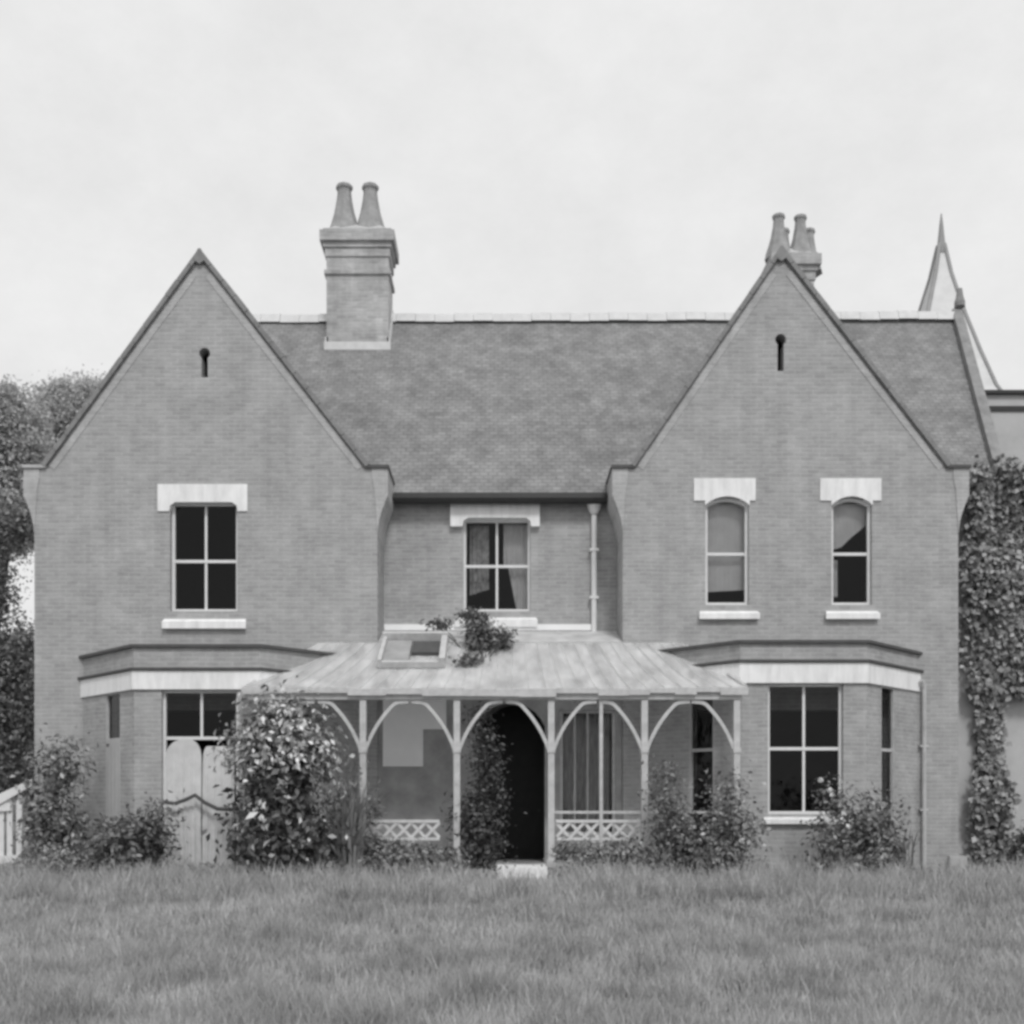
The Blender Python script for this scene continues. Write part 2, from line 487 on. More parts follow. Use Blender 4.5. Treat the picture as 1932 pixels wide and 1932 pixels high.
XL, XR = -7.9, wx(1797, RIDGE_Y)
XRE = wx(1884, EAVE_Y)
bm = bmesh.new()
slab(bm, [(XL, EAVE_Y, EAVE_Z), (XRE, EAVE_Y, EAVE_Z), (XR, RIDGE_Y, RIDGE_Z), (XL, RIDGE_Y, RIDGE_Z)], 0.14)
BK = 2 * RIDGE_Y - EAVE_Y
slab(bm, [(XL, BK, EAVE_Z), (XL, RIDGE_Y, RIDGE_Z), (XR, RIDGE_Y, RIDGE_Z), (XRE + .2, BK, EAVE_Z)], 0.14)
main_roof = obj('roof', bm, M_tile, H)
bm = bmesh.new()
k = 0; x = XL
while x < XR - 0.05:
    x1 = min(x + 0.45, XR)
    dz = 0.012 * math.sin(k * 1.7) + 0.05 * (x / 10)
    pts = [(RIDGE_Y - 0.20, RIDGE_Z - 0.13 + dz), (RIDGE_Y - 0.12, RIDGE_Z + 0.08 + dz), (RIDGE_Y, RIDGE_Z + 0.13 + dz), (RIDGE_Y + 0.12, RIDGE_Z + 0.08 + dz), (RIDGE_Y + 0.20, RIDGE_Z - 0.13 + dz)]
    a = [bm.verts.new((x + 0.004, p[0], p[1])) for p in pts]; b = [bm.verts.new((x1 - 0.004, p[0], p[1])) for p in pts]
    for i in range(4): bm.faces.new([a[i], a[i + 1], b[i + 1], b[i]])
    bm.faces.new(a); bm.faces.new(b[::-1])
    x = x1; k += 1
obj('ridge_tiles', bm, M_ridge, main_roof)
# right gable end wall of the main block with its raised coping
bm = bmesh.new()
def endp(y, z, off=0.0):
    t = (y - EAVE_Y) / (RIDGE_Y - EAVE_Y) if y <= RIDGE_Y else (BK - y) / (RIDGE_Y - EAVE_Y)
    return Vector((XRE + (XR - XRE) * max(0, min(1, t)) + off, y, z))
for off in (0.0,):
    A = [endp(1.2, -0.1, -0.25), endp(BK - .3, -0.1, -0.25), endp(BK - .3, EAVE_Z, -0.25), endp(RIDGE_Y, RIDGE_Z - 0.15, -0.25), endp(1.2, EAVE_Z + 0.2, -0.25)]
    B = [p + Vector((0.25, 0, 0)) for p in A]
    va = [bm.verts.new(p) for p in A]; vb = [bm.verts.new(p) for p in B]
    bm.faces.new(va); bm.faces.new(vb[::-1])
    for i in range(5):
        j = (i + 1) % 5; bm.faces.new([va[i], va[j], vb[j], vb[i]])
obj('side_wall', bm, M_brick_side, H)
bm = bmesh.new()
def cop(p, q, wdt, hgt):
    P_, Q_ = Vector(p), Vector(q)
    c = [P_ + Vector((0, 0, -.1)), P_ + Vector((wdt, 0, -.1)), P_ + Vector((wdt, 0, hgt)), P_ + Vector((0, 0, hgt))]
    e = [Q_ + Vector((0, 0, -.1)), Q_ + Vector((wdt, 0, -.1)), Q_ + Vector((wdt, 0, hgt)), Q_ + Vector((0, 0, hgt))]
    va = [bm.verts.new(v) for v in c]; vb = [bm.verts.new(v) for v in e]
    bm.faces.new(va); bm.faces.new(vb[::-1])
    for i in range(4):
        j = (i + 1) % 4; bm.faces.new([va[i], va[j], vb[j], vb[i]])
cop((XR, RIDGE_Y, RIDGE_Z), (XRE, EAVE_Y, EAVE_Z), 0.22, 0.24)
cop((XR, RIDGE_Y, RIDGE_Z), (XRE + .2, BK, EAVE_Z), 0.22, 0.24)
obj('gable_coping', bm, M_coping, H)
bm = bmesh.new()
p0 = Vector((XR + 0.17, RIDGE_Y, RIDGE_Z + 0.28))
tube(bm, [p0, p0 + Vector((0, 0, .1)), p0 + Vector((0, 0, .22)), p0 + Vector((0, 0, .42))], [0.13, 0.13, 0.09, 0.06], 8)
obj('coping_finial', bm, M_coping, H)

# wing roofs with dark verges
for (x0, x1, ap) in ((LX0, LX1, LAP), (RX0, RX1, RAP)):
    bm = bmesh.new()
    up = 0.07
    yb = 5.6
    slab(bm, [(x0 + SH - .02, -0.02, EZ + 0.06), (ap[0], -0.02, ap[1] + up), (ap[0], yb, ap[1] + up), (x0 + SH - .02, yb, EZ + 0.06)], 0.09)
    slab(bm, [(ap[0], -0.02, ap[1] + up), (x1 - SH + .02, -0.02, EZ + 0.06), (x1 - SH + .02, yb, EZ + 0.06), (ap[0], yb, ap[1] + up)], 0.09)
    wr = obj('wing_roof', bm, M_tile_wing, H)
    bm = bmesh.new()
    ax, az = ap[0], ap[1] + up
    poly_prism(bm, FRONT, [(ax - .13, az - .16), (ax, az - .26), (ax + .13, az - .16), (ax + .025, az + .03), (ax - .025, az + .03)], -0.078, 0.2)
    obj('apex_tile', bm, M_verge, wr)
    for xe in (x0 + SH - .04, x1 - SH + .04):
        bm = bmesh.new()
        a = Vector((ap[0], ap[1] + up + 0.02)); b = Vector((xe, EZ + 0.05))
        d = (b - a).normalized(); nrm = Vector((d.y, -d.x))
        if nrm.y < 0: nrm = -nrm
        # barge: thin dark tile-and-mortar edge, proud of the wall
        prev = None
        segs = 14
        for i in range(segs):
            q0 = a + (b - a) * (i / segs); q1 = a + (b - a) * ((i + 1) / segs - 0.002)
            j0 = random.uniform(-.008, .008)
            poly_prism(bm, FRONT, [tuple(q0 - nrm * .065), tuple(q1 - nrm * .065), tuple(q1 + nrm * (.02 + j0)), tuple(q0 + nrm * (.02 + j0))], -0.07 - abs(j0), 0.22)
        obj('verge', bm, M_verge, wr)

# kneelers
def kneeler(xw, sgn, depth0, depth1, m=M_brick_pale):
    """corbelled stone at the foot of a verge; sgn +1 overhangs to the right"""
    prof = [(0.0, wz(1005))]
    for i in range(7):
        t = i / 6
        prof.append((0.18 * (1 - math.cos(t * math.pi / 2)) + 0.005, wz(1005) + (wz(938) - wz(1005)) * t))
    prof += [(0.20, wz(934)), (0.20, EZ), (-0.10, EZ), (-0.10, wz(900)), (-0.05, wz(925))]
    pts = [(xw + sgn * p[0], p[1]) for p in prof]
    bm = bmesh.new()
    poly_prism(bm, FRONT, pts, depth0, depth1)
    return obj('kneeler', bm, m, H)
kneeler(LX0, -1, -0.02, 0.6); kneeler(LX1, 1, -0.02, RECESS - .01)
kneeler(RX0, -1, -0.02, RECESS - .01); kneeler(RX1, 1, -0.02, 0.6)
# dark lead cap on each kneeler where the verge turns level
for xw, s, dep in ((LX1, 1, 4.5), (RX0, -1, 4.5), (LX0, -1, 5.6), (RX1, 1, 5.6)):
    bm = bmesh.new()
    xa, xb = sorted((xw - s * (SH + .03), xw + s * 0.22))
    box(bm, xa, xb, -0.06, dep, EZ + .002, EZ + 0.06)
    obj('kneeler_cap', bm, M_lead_dark if xw != LX0 else M_stone_grey, H)

# gutter and rainwater pipe
bm = bmesh.new()
gy = EAVE_Y - 0.06
tube(bm, [(LX1 + 0.22, gy, EAVE_Z - 0.12), (RX0 - 0.22, gy, EAVE_Z - 0.12)], 0.115, 10)
box(bm, LX1 + .02, RX0 - .02, EAVE_Y + 0.02, RECESS - .004, EAVE_Z - 0.16, EAVE_Z - 0.05)
obj('gutter', bm, M_iron, H)
bm = bmesh.new()
px = wx(1121, RECESS - .12)
tube(bm, [(px, RECESS - .10, wz(965, 1.1)), (px, RECESS - .10, wz(1205, 1.1))], 0.055, 10)
tube(bm, [(px, RECESS - .12, wz(970, 1.1)), (px, RECESS - .12, wz(962, 1.1)), (px, RECESS - .13, wz(952, 1.1)), (px, RECESS - .13, wz(943, 1.1))], [0.07, 0.12, 0.15, 0.15], 8)
for zz in (wz(1040, 1.1), wz(1130, 1.1)):
    box(bm, px - .09, px + .09, RECESS - .16, RECESS - .002, zz, zz + 0.05)
obj('drainpipe', bm, M_paint, H)
bm = bmesh.new()
pxx = wx(1741)
tube(bm, [(pxx, -.07, wz(1292)), (pxx, -.07, 0.0)], 0.042, 8)
tube(bm, [(wx(1733), -.12, wz(1285)), (wx(1737), -.10, wz(1288)), (wx(1741), -.07, wz(1300))], 0.042, 8)
for zz in (2.6, 1.4):
    box(bm, wx(1741) - .08, wx(1741) + .08, -.10, -.002, zz, zz + .04)
obj('drainpipe', bm, M_stone_grey, H)

# ---- chimneys
def chimney(x0, x1, y0, y1, zb, zt, pots, pot_h, pot_w=1.0):
    bm = bmesh.new()
    box(bm, x0, x1, y0, y1, zb, zt - 0.62)
    st = obj('chimney', bm, M_stk, H)
    bm = bmesh.new()
    def ring(e, za, zb_): box(bm, x0 - e, x1 + e, y0 - e, y1 + e, za, zb_)
    ring(0.05, zt - 1.02, zt - 0.93)
    ring(0.03, zt - 0.618, zt - 0.42)
    ring(0.07, zt - 0.418, zt - 0.30)
    ring(0.14, zt - 0.298, zt - 0.06)
    ring(0.07, zt - 0.058, zt + 0.0)
    obj('chimney_cap', bm, M_stk, st)
    bm = bmesh.new()
    # sloping mortar flaunching under the pots
    a = [bm.verts.new(p) for p in ((x0 - .02, y0 - .02, zt + .002), (x1 + .02, y0 - .02, zt + .002), (x1 + .02, y1 + .02, zt + .002), (x0 - .02, y1 + .02, zt + .002))]
    i_ = 0.26
    b = [bm.verts.new(p) for p in ((x0 + i_, y0 + i_, zt + .24), (x1 - i_, y0 + i_, zt + .24), (x1 - i_, y1 - i_, zt + .24), (x0 + i_, y1 - i_, zt + .24))]
    bm.faces.new(b)
    for i in range(4):
        j = (i + 1) % 4; bm.faces.new([a[i], a[j], b[j], b[i]])
    obj('flaunching', bm, M_stone_grey, st)
    for (cx, cy) in pots:
        bm = bmesh.new()
        prof = [(0.40, 0), (0.36, .14), (0.29, .30), (0.22, .50), (0.17, .72), (0.15, .86), (0.155, .90), (0.185, .93), (0.185, .975), (0.16, 1.0)]
        tube(bm, [(cx, cy, zt - .02 + p[1] * pot_h * 1.20) for p in prof], [p[0] * 1.18 * pot_w for p in prof], 8)
        obj('chimney_pot', bm, M_pot, st)
    bm = bmesh.new()
    zr0 = EAVE_Z + PITCH * (y0 - EAVE_Y)
    e = 0.035
    for xs in (x0, x1):          # stepped lead flashing up the sides, apron in front
        for s_ in range(5):
            ya = y0 + (y1 - y0) * s_ / 5; yb_ = y0 + (y1 - y0) * (s_ + 1) / 5
            za = EAVE_Z + PITCH * (ya - EAVE_Y)
            box(bm, xs - e, xs + e, ya, yb_ - .002, za - .05, za + .26)
    box(bm, x0 - .05, x1 + .05, y0 - e, y0 + .01, zr0 - .1, zr0 + .14)
    obj('flashing', bm, M_ridge, st)
    return st
M_stk = masonry('brick_chimney', 0.36, 0.47, 0.44, 0.235, 0.078, 'x', mot=0.2, stain=0.2)
cy = 4.46
chimney(wx(616, cy), wx(733, cy), cy, cy + .95, 11.0, wz(433, cy), [(wx(650, cy + .5), cy + .48), (wx(699, cy + .5), cy + .48)], 1.06, .90)
cy = 5.0
chimney(wx(1464, cy), wx(1536, cy), cy, cy + 1.3, 11.0, wz(478, cy), [(wx(1469, cy + .3), cy + .3), (wx(1511, cy + .3), cy + .35), (wx(1526, cy + 1.), cy + 1.), (wx(1478, cy + 1.), cy + 1.)], 0.88, .70)

# ---- windows
def sash_window(W, u0, u1, z0, z1, meet, mull=True, lower=True, rise=0.0, rev=0.16, jamb=0.055, lintel=None, sill=None, m_frame=M_paint, bar=0.045, lintel_ends=0.14, sill_ext=0.08):
    bm = bmesh.new()
    e = 0.001
    if rise:
        outer = arched(u0 + e, u1 - e, z0 + e, z1 - e, rise); inner = arched(u0 + jamb, u1 - jamb, z0 + jamb, z1 - jamb, rise * .9)
    else:
        outer = rect(u0 + e, u1 - e, z0 + e, z1 - e); inner = rect(u0 + jamb, u1 - jamb, z0 + jamb, z1 - jamb)
    wall(bm, W, outer, [inner], rev - .03, rev + .06)
    zt = z1 - jamb
    pbox(bm, W, u0 + jamb, u1 - jamb, meet - .028, meet + .028, rev, rev + .05)
    if mull:
        c = (u0 + u1) / 2
        if lower: pbox(bm, W, c - bar / 2, c + bar / 2, z0 + jamb, meet - .029, rev + .008, rev + .045)
        pbox(bm, W, c - bar / 2, c + bar / 2, meet + .029, zt, rev + .008, rev + .045)
    fr = obj('window', bm, m_frame, H)
    bm = bmesh.new()
    if lower: quad(bm, [W.P(u0 + .02, z0 + .02, rev + .03), W.P(u1 - .02, z0 + .02, rev + .03), W.P(u1 - .02, meet, rev + .03), W.P(u0 + .02, meet, rev + .03)])
    top = z1 - rise * .8 - .01 if rise else z1 - .02
    quad(bm, [W.P(u0 + .02, meet, rev + .018), W.P(u1 - .02, meet, rev + .018), W.P(u1 - .02, top, rev + .018), W.P(u0 + .02, top, rev + .018)])
    obj('glazing', bm, M_glass, fr)
    if lintel:
        a, b, za, zb = lintel
        bm = bmesh.new()
        le = lintel_ends
        drop = 0.17
        pts = [(a, za - drop), (u0 - .01, za - drop)]
        if rise:
            hw = (u1 - u0) / 2 + .01; r_ = (hw * hw + (rise + .05) ** 2) / (2 * (rise + .05)); an = math.asin(min(1, hw / r_))
            for i in range(9):
                t = -an + 2 * an * i / 8
                pts.append(((u0 + u1) / 2 + r_ * math.sin(t), z1 + .012 - r_ + r_ * math.cos(t)))
        else:
            pts += [(u0 + .01, za - .06), (u0 + .10, za), (u1 - .10, za), (u1 - .01, za - .06)]
        pts += [(u1 + .01, za - drop), (b, za - drop), (b, zb), (a, zb)]
        poly_prism(bm, W, pts, -0.03 if W is FRONT else -0.12, 0.12)
        obj('lintel', bm, M_stone, fr)
    if sill:
        a, b, za, zb = sill
        bm = bmesh.new()
        # weathered sill: sloping top, projecting nose
        prof = [(-0.10, za), (-0.10, za + (zb - za) * .45), (rev, zb), (rev, za)]
        for uu in (a, b): pass
        va = [bm.verts.new(W.P(a + (0.06 if p[0] > 0 else 0), p[1], p[0])) for p in prof]
        vb = [bm.verts.new(W.P(b - (0.06 if p[0] > 0 else 0), p[1], p[0])) for p in prof]
        bm.faces.new(va); bm.faces.new(vb[::-1])
        for i in range(4):
            j = (i + 1) % 4; bm.faces.new([va[i], va[j], vb[j], vb[i]])
        obj('sill', bm, M_stone, fr)
    return fr

def hanging(parent, W, pts, wv, name, m, folds=0.03, fs=9.0):
    """a cloth hanging in a plane behind a window, outline pts, with vertical folds"""
    us = [p[0] for p in pts]; u0, u1 = min(us), max(us)
    zb = lambda u: None
    bm = bmesh.new()
    n = 24
    # pts: top-left, top-right, then bottom outline right to left
    top = max(p[1] for p in pts)
    bot = sorted([p for p in pts if p[1] < top - 1e-6])
    def zbot(u):
        for a, b in zip(bot, bot[1:]):
            if a[0] <= u <= b[0]: return a[1] + (b[1] - a[1]) * ((u - a[0]) / max(1e-6, b[0] - a[0]))
        return bot[0][1] if u < bot[0][0] else bot[-1][1]
    cols = []
    for i in range(n + 1):
        u = u0 + (u1 - u0) * i / n
        col = []
        for j in range(7):
            z = top + (zbot(u) - top) * j / 6
            col.append(bm.verts.new(W.P(u, z, wv + folds * math.sin((u - u0) * fs * 2 * math.pi / max(.4, (u1 - u0))) * (0.4 + 0.6 * j / 6))))
        cols.append(col)
    for a, b in zip(cols, cols[1:]):
        for j in range(6): bm.faces.new([a[j], b[j], b[j + 1], a[j + 1]])
    return obj(name, bm, m, parent, smooth=True)

wl = sash_window(FRONT, *LWIN, meet=wz(1056), lintel=(wx(298), wx(467), wz(948), wz(914)), sill=(wx(308), wx(466), wz(1187), wz(1158)))
w1 = sash_window(FRONT, *RWIN1, meet=wz(1043), mull=False, rise=0.12, rev=.12, lintel=(wx(1309), wx(1425), wz(928), wz(903)), sill=(wx(1318), wx(1432), wz(1169), wz(1146)))
w2 = sash_window(FRONT, *RWIN2, meet=wz(1043), mull=False, rise=0.12, rev=.12, lintel=(wx(1547), wx(1662), wz(928), wz(903)), sill=(wx(1556), wx(1658), wz(1169), wz(1146)))
wc = sash_window(RW, *CWIN, meet=wz(1066, RECESS), rev=.14, lintel=(wx(850, RECESS), wx(1018, RECESS), wz(979, RECESS), wz(944, RECESS)), sill=(wx(858, RECESS), wx(1014, RECESS), wz(1184, RECESS), wz(1156, RECESS)))
hanging(w1, FRONT, [(RWIN1[0] + .03, RWIN1[3] - .05), (RWIN1[1] - .03, RWIN1[3] - .05), (RWIN1[1] - .03, wz(1108)), (RWIN1[0] + .03, wz(1112))], .30, 'blind', M_blind, folds=0.006)
hanging(w2, FRONT, [(RWIN2[0] + .03, RWIN2[3] - .05), (RWIN2[1] - .03, RWIN2[3] - .05), (RWIN2[1] - .03, wz(985)), (wx(1612), wz(1010)), (wx(1596), wz(1026)), (RWIN2[0] + .03, wz(1033))], .30, 'blind', M_blind, folds=0.01)
hanging(w2, FRONT, [(RWIN2[0] + .02, wz(1050)), (wx(1590), wz(1050)), (wx(1582), wz(1120)), (RWIN2[0] + .02, wz(1130))], .34, 'curtain', M_curtain, folds=0.02, fs=3)
hanging(wc, RW, [(wx(950, 1.2), CWIN[3] - .04), (CWIN[1] - .03, CWIN[3] - .04), (CWIN[1] - .03, CWIN[2] + .06), (wx(975, 1.2), CWIN[2] + .06), (wx(958, 1.2), wz(1060, 1.2))], .34, 'curtain', M_curtain, folds=0.03, fs=5)
hanging(wc, RW, [(wx(885, 1.2), CWIN[3] - .04), (wx(922, 1.2), CWIN[3] - .04), (wx(918, 1.2), CWIN[2] + .5), (wx(890, 1.2), CWIN[2] + .4)], .44, 'curtain', mat('net_curtain', .5, .95, noise=.6, nscale=8), folds=0.04, fs=4)

# ---- bay windows
def offset_plan(p, e):
    return [(p[0][0] - 1.0 * e * 1.414, 0.03), (p[1][0] - .45 * e, -BAYP - e), (p[2][0] + .45 * e, -BAYP - e), (p[3][0] + 1.0 * e * 1.414, 0.03)]
def bay(plan, zf0, zf1, zb1, front_win, slot, meet, left):
    Wf = Wall(plan[1], (1, 0))
    Wl = Wall(plan[0], (plan[1][0] - plan[0][0], plan[1][1] - plan[0][1]))
    Wr = Wall(plan[2], (plan[3][0] - plan[2][0], plan[3][1] - plan[2][1]))
    fl = (Vector(plan[1]) - Vector(plan[0])).length; ff = plan[2][0] - plan[1][0]
    bm = bmesh.new()
    (a, b, za, zb) = front_win
    wall(bm, Wf, rect(0, ff, -0.1, zf0), [rect(a, b, za, zb)], 0, .24, 0)
    sl, sz0, sz1 = slot
    wall(bm, Wl, rect(0, fl - .002, -0.1, zf0), [rect(sl[0], sl[1], sz0, sz1)], 0, .22, 1)
    wall(bm, Wr, rect(.002, fl, -0.1, zf0), [rect(fl - sl[1], fl - sl[0], sz0, sz1)], 0, .22, 1)
    bw_ = obj('bay_window', bm, [M_brick, M_brick_cant], H)
    bm = bmesh.new(); plan_prism(bm, offset_plan(plan, .05), zf0, zf1)
    obj('frieze', bm, M_stone, bw_)
    bm = bmesh.new(); plan_prism(bm, offset_plan(plan, .01), zf1, zb1); 
    obj('parapet', bm, M_brick, bw_)
    bm = bmesh.new()
    plan_prism(bm, offset_plan(plan, .09), zf1 + .012, zf1 + .055)
    plan_prism(bm, offset_plan(plan, .075), zb1 + .002, zb1 + .055)
    obj('cornice', bm, M_lead_dark, bw_)
    fw = sash_window(Wf, a, b, za, zb, meet, lower=not left, rev=.12, jamb=.05, sill=None if left else (a - .10, b + .14, za - .17, za + .0))
    sw = [sash_window(Wl, sl[0], sl[1], sz0, sz1, meet, mull=False, rev=.035, jamb=.03, m_frame=M_stone_grey),
          sash_window(Wr, fl - sl[1], fl - sl[0], sz0, sz1, meet, mull=False, rev=.035, jamb=.03, m_frame=M_stone_grey)]
    return bw_, Wf, Wl, Wr, fw, sw
k_ = lambda py: wz(py, -BAYP)
lp = LBAY
fx0 = lp[1][0]
bl, lWf, lWl, lWr, lfw, lsw = bay(lp, k_(1301), k_(1266), k_(1222), (wx(305, -BAYP) - fx0, wx(449, -BAYP) - fx0, 0.06, k_(1301) - .003), ((1.02, 1.62), .9, k_(1301) - .003), k_(1392), True)
rp = RBAY
fx0 = rp[1][0]
br_, rWf, rWl, rWr, rfw, rsw = bay(rp, k_(1289), k_(1251), k_(1214), (wx(1449, -BAYP) - fx0, wx(1591, -BAYP) - fx0, k_(1536), k_(1289) - .003), ((1.05, 1.6), .9, k_(1289) - .003), k_(1412), False)
# the lower half of the left bay's side window is closed by a pale shutter
bm = bmesh.new(); pbox(bm, lWl, 1.03, 1.61, .92, k_(1390), .0, .03)
for i in range(1, 4): pbox(bm, lWl, 1.03 + i * .145 - .008, 1.03 + i * .145 + .008, .93, k_(1392), -.008, -.001)
obj('shutter', bm, M_render, lsw[0])
# pale plinth blocks
bm = bmesh.new()
box(bm, RX1 - .2, RX1 + .12, -.12, .3, -0.1, .55)
obj('plinth_block', bm, M_stone_grey, H)
bm = bmesh.new()
box(bm, wx(1450, -1.75), wx(1550, -1.75), -1.80, -1.602, -.1, .50)
obj('plinth_block', bm, M_stone_grey, H)

# ---- verandah
VY = -2.0
VZ0 = wz(1297, VY); VZ1 = wz(1213, 0)
xa0, xa1 = wx(455, VY), wx(1412, VY)
xb0, xb1 = wx(600, 0), wx(1287, 0)
bm = bmesh.new()
# sagging roof in narrow strips, front slope
NS = 44
def sag(t): return -0.03 * math.sin(t * math.pi) + 0.012 * math.sin(t * 23)
def vrow(z_off):
    rows = []
    for i in range(NS + 1):
        t = i / NS
        row = []
        for j in range(5):
            s = j / 4
            x = (xa0 + (xa1 - xa0) * t) * (1 - s) + (xb0 + (xb1 - xb0) * t) * s
            y = VY * (1 - s) - .002 * s
            z = VZ0 * (1 - s) + VZ1 * s + sag(t) * (1 - s) - .05 * math.sin(s * math.pi) + z_off + (0.012 if i % 2 else 0)
            row.append(bm.verts.new((x, y, z)))
        rows.append(row)
    return rows
ta, tb = vrow(0), vrow(-.07)
for i in range(NS):
    for j in range(4):
        bm.faces.new([ta[i][j], ta[i + 1][j], ta[i + 1][j + 1], ta[i][j + 1]])
        bm.faces.new([tb[i][j], tb[i][j + 1], tb[i + 1][j + 1], tb[i + 1][j]])
    bm.faces.new([ta[i][0], tb[i][0], tb[i + 1][0], ta[i + 1][0]])
# hipped ends
for rows_i in (0, NS):
    ex = xa0 if rows_i == 0 else xa1
    p0 = bm.verts.new((ex, VY, VZ0 + sag(0))); p1 = bm.verts.new((ex, -.002, VZ0)); p2 = bm.verts.new((xb0 if rows_i == 0 else xb1, -.002, VZ1))
    bm.faces.new([p0, p1, p2])
ver = obj('verandah', bm, M_vglass, H)
# lead flat in the recess behind the verandah roof
bm = bmesh.new()
zf = wz(1190, RECESS)
slab(bm, [(LX1 + .01, -.0, VZ1 + .02), (RX0 - .01, -.0, VZ1 + .02), (RX0 - .01, RECESS - .01, zf), (LX1 + .01, RECESS - .01, zf)], .08)
obj('roof_flat', bm, M_vroof, ver)
bm = bmesh.new()
box(bm, LX1 + .01, wx(1122, 1.1), RECESS - .06, RECESS - .003, zf, zf + .12)
obj('flashing', bm, M_board, ver)
# hip and eave rolls
bm = bmesh.new()
def hipl(t, up): return (xa1 + (xb1 - xa1) * t, VY * (1 - t), VZ0 + (VZ1 - VZ0) * t + up)
tube(bm, [hipl(.04, .0), hipl(.3, .0), hipl(.6, .0), hipl(.93, -.01)], .035, 6)
obj('hip_roll', bm, M_paint_old, ver)
# eave fascia: slightly ragged, underside beam dark with weather
bm = bmesh.new()
x = xa0 + .02
while x < xa1 - .05:
    x1 = min(x + random.uniform(.35, .8), xa1)
    z = VZ0 + sag((x - xa0) / (xa1 - xa0)) - .065
    box(bm, x, x1 - .003, VY - .012, VY + .03, z - random.uniform(.0, .07), z + .07)
    x = x1
obj('fascia', bm, M_paint_old, ver)
bm = bmesh.new()
box(bm, xa0 + .1, xa1 - .1, VY + .06, VY + .18, VZ0 - .20, VZ0 - .09)
obj('eave_beam', bm, M_paint_old, ver)

# glazing bars and lapped courses of the old glass roof
bm = bmesh.new()
nb = 30
for i in range(1, nb):
    t = i / nb
    p = [Vector(((xa0 + (xa1 - xa0) * t) * (1 - q) + (xb0 + (xb1 - xb0) * t) * q, VY * (1 - q) - .002 * q, VZ0 * (1 - q) + VZ1 * q + sag(t) * (1 - q) - .05 * math.sin(q * math.pi) + .016)) for q in (0, .25, .5, .75, 1)]
    tube(bm, p, .008, 5)
obj('glazing_bars', bm, M_paint_old, ver)
# roof light in the slope
bm = bmesh.new()
def on_slope(x, s, up):
    y = VY * (1 - s); z = VZ0 * (1 - s) + VZ1 * s
    n = Vector((0, -(VZ1 - VZ0), -VY)).normalized()
    return Vector((x, y, z)) + n * up
def slope_box(bm, x0, x1, s0, s1, u0, u1):
    v = [bm.verts.new(on_slope(x, s, u)) for u in (u0, u1) for s in (s0, s1) for x in (x0, x1)]
    for idx in ((0, 1, 3, 2), (4, 6, 7, 5), (0, 4, 5, 1), (2, 3, 7, 6), (0, 2, 6, 4), (1, 5, 7, 3)):
        bm.faces.new([v[i] for i in idx])
sx0, sx1 = wx(722, -.6), wx(836, -.6)
slope_box(bm, sx0 - .04, sx0 + .03, .45, 1.0, -.03, .13)
slope_box(bm, sx1 - .05, sx1 + .06, .45, 1.0, -.03, .16)
slope_box(bm, sx0 + .032, sx1 - .052, .45, .49, -.03, .08)
slope_box(bm, sx0 - .06, sx1 + .07, 1.002, 1.05, -.03, .19)
rl = obj('roof_light', bm, M_paint_old, ver)
bm = bmesh.new(); slope_box(bm, sx0 + .035, sx0 + .50, .50, .99, -.02, .06)
obj('glazing', bm, mat('dusty_glass', .36, .35, .5, noise=.25, nscale=4), rl)
bm = bmesh.new(); slope_box(bm, sx0 + .52, sx1 - .055, .72, .99, -.02, .045)
obj('gap_shade', bm, M_lead_dark, rl)  # solid dark slab painted as the shade inside the missing pane

# posts and curved brackets (built once, then copied along the front)
PX = [wx(p, VY + .1) for p in (508, 685, 862, 1040, 1216, 1390)]
pz_b = 0.45
def mk_post():
    bm = bmesh.new()
    pw = .055
    box(bm, -pw, pw, -pw, pw, pz_b, VZ0 - .21)
    box(bm, -.08, .08, -.08, .08, pz_b, pz_b + .12)
    box(bm, -.07, .07, -.07, .07, 2.42, 2.50)
    return obj('post', bm, M_paint_old, ver)
def mk_bracket(s):
    bm = bmesh.new()
    zb_, ze = 2.50, VZ0 - .205
    a, b = .76, ze - zb_
    n = 14
    def arc(off):
        r_ = []
        for i in range(n + 1):
            t = i / n
            ex, ez = a - a * math.cos(t * math.pi / 2), b * math.sin(t * math.pi / 2)
            lx, lz = a * t, b * min(1.0, t * 1.35)
            x, z = .45 * ex + .55 * lx, .45 * ez + .55 * lz
            r_.append((s * (x + .02), zb_ + z))
        return r_
    o_ = arc(0)
    i_ = []
    for k in range(n + 1):
        d_ = Vector((o_[min(k + 1, n)][0] - o_[max(k - 1, 0)][0], o_[min(k + 1, n)][1] - o_[max(k - 1, 0)][1])).normalized()
        q_ = Vector((d_.y, -d_.x)) * (.06 * s)
        i_.append((o_[k][0] + q_.x, o_[k][1] + q_.y))
    for k in range(n):
        poly_prism(bm, FRONT, [o_[k], o_[k + 1], i_[k + 1], i_[k]], -.028, .028)
    return obj('bracket', bm, M_paint_old, ver)
post0 = mk_post(); brs = [mk_bracket(-1), mk_bracket(1)]
for i, x in enumerate(PX):
    for src in [post0] + brs:
        if i == len(PX) - 1 and src is brs[1]: continue
        if i == 0 and src is brs[0]: continue
        first = (i == 0 and src is not brs[0]) or (i == 1 and src is brs[0])
        o = src if first else src.copy()
        if not first: C.objects.link(o); o.parent = ver
        o.location = (x, VY + .12, 0)
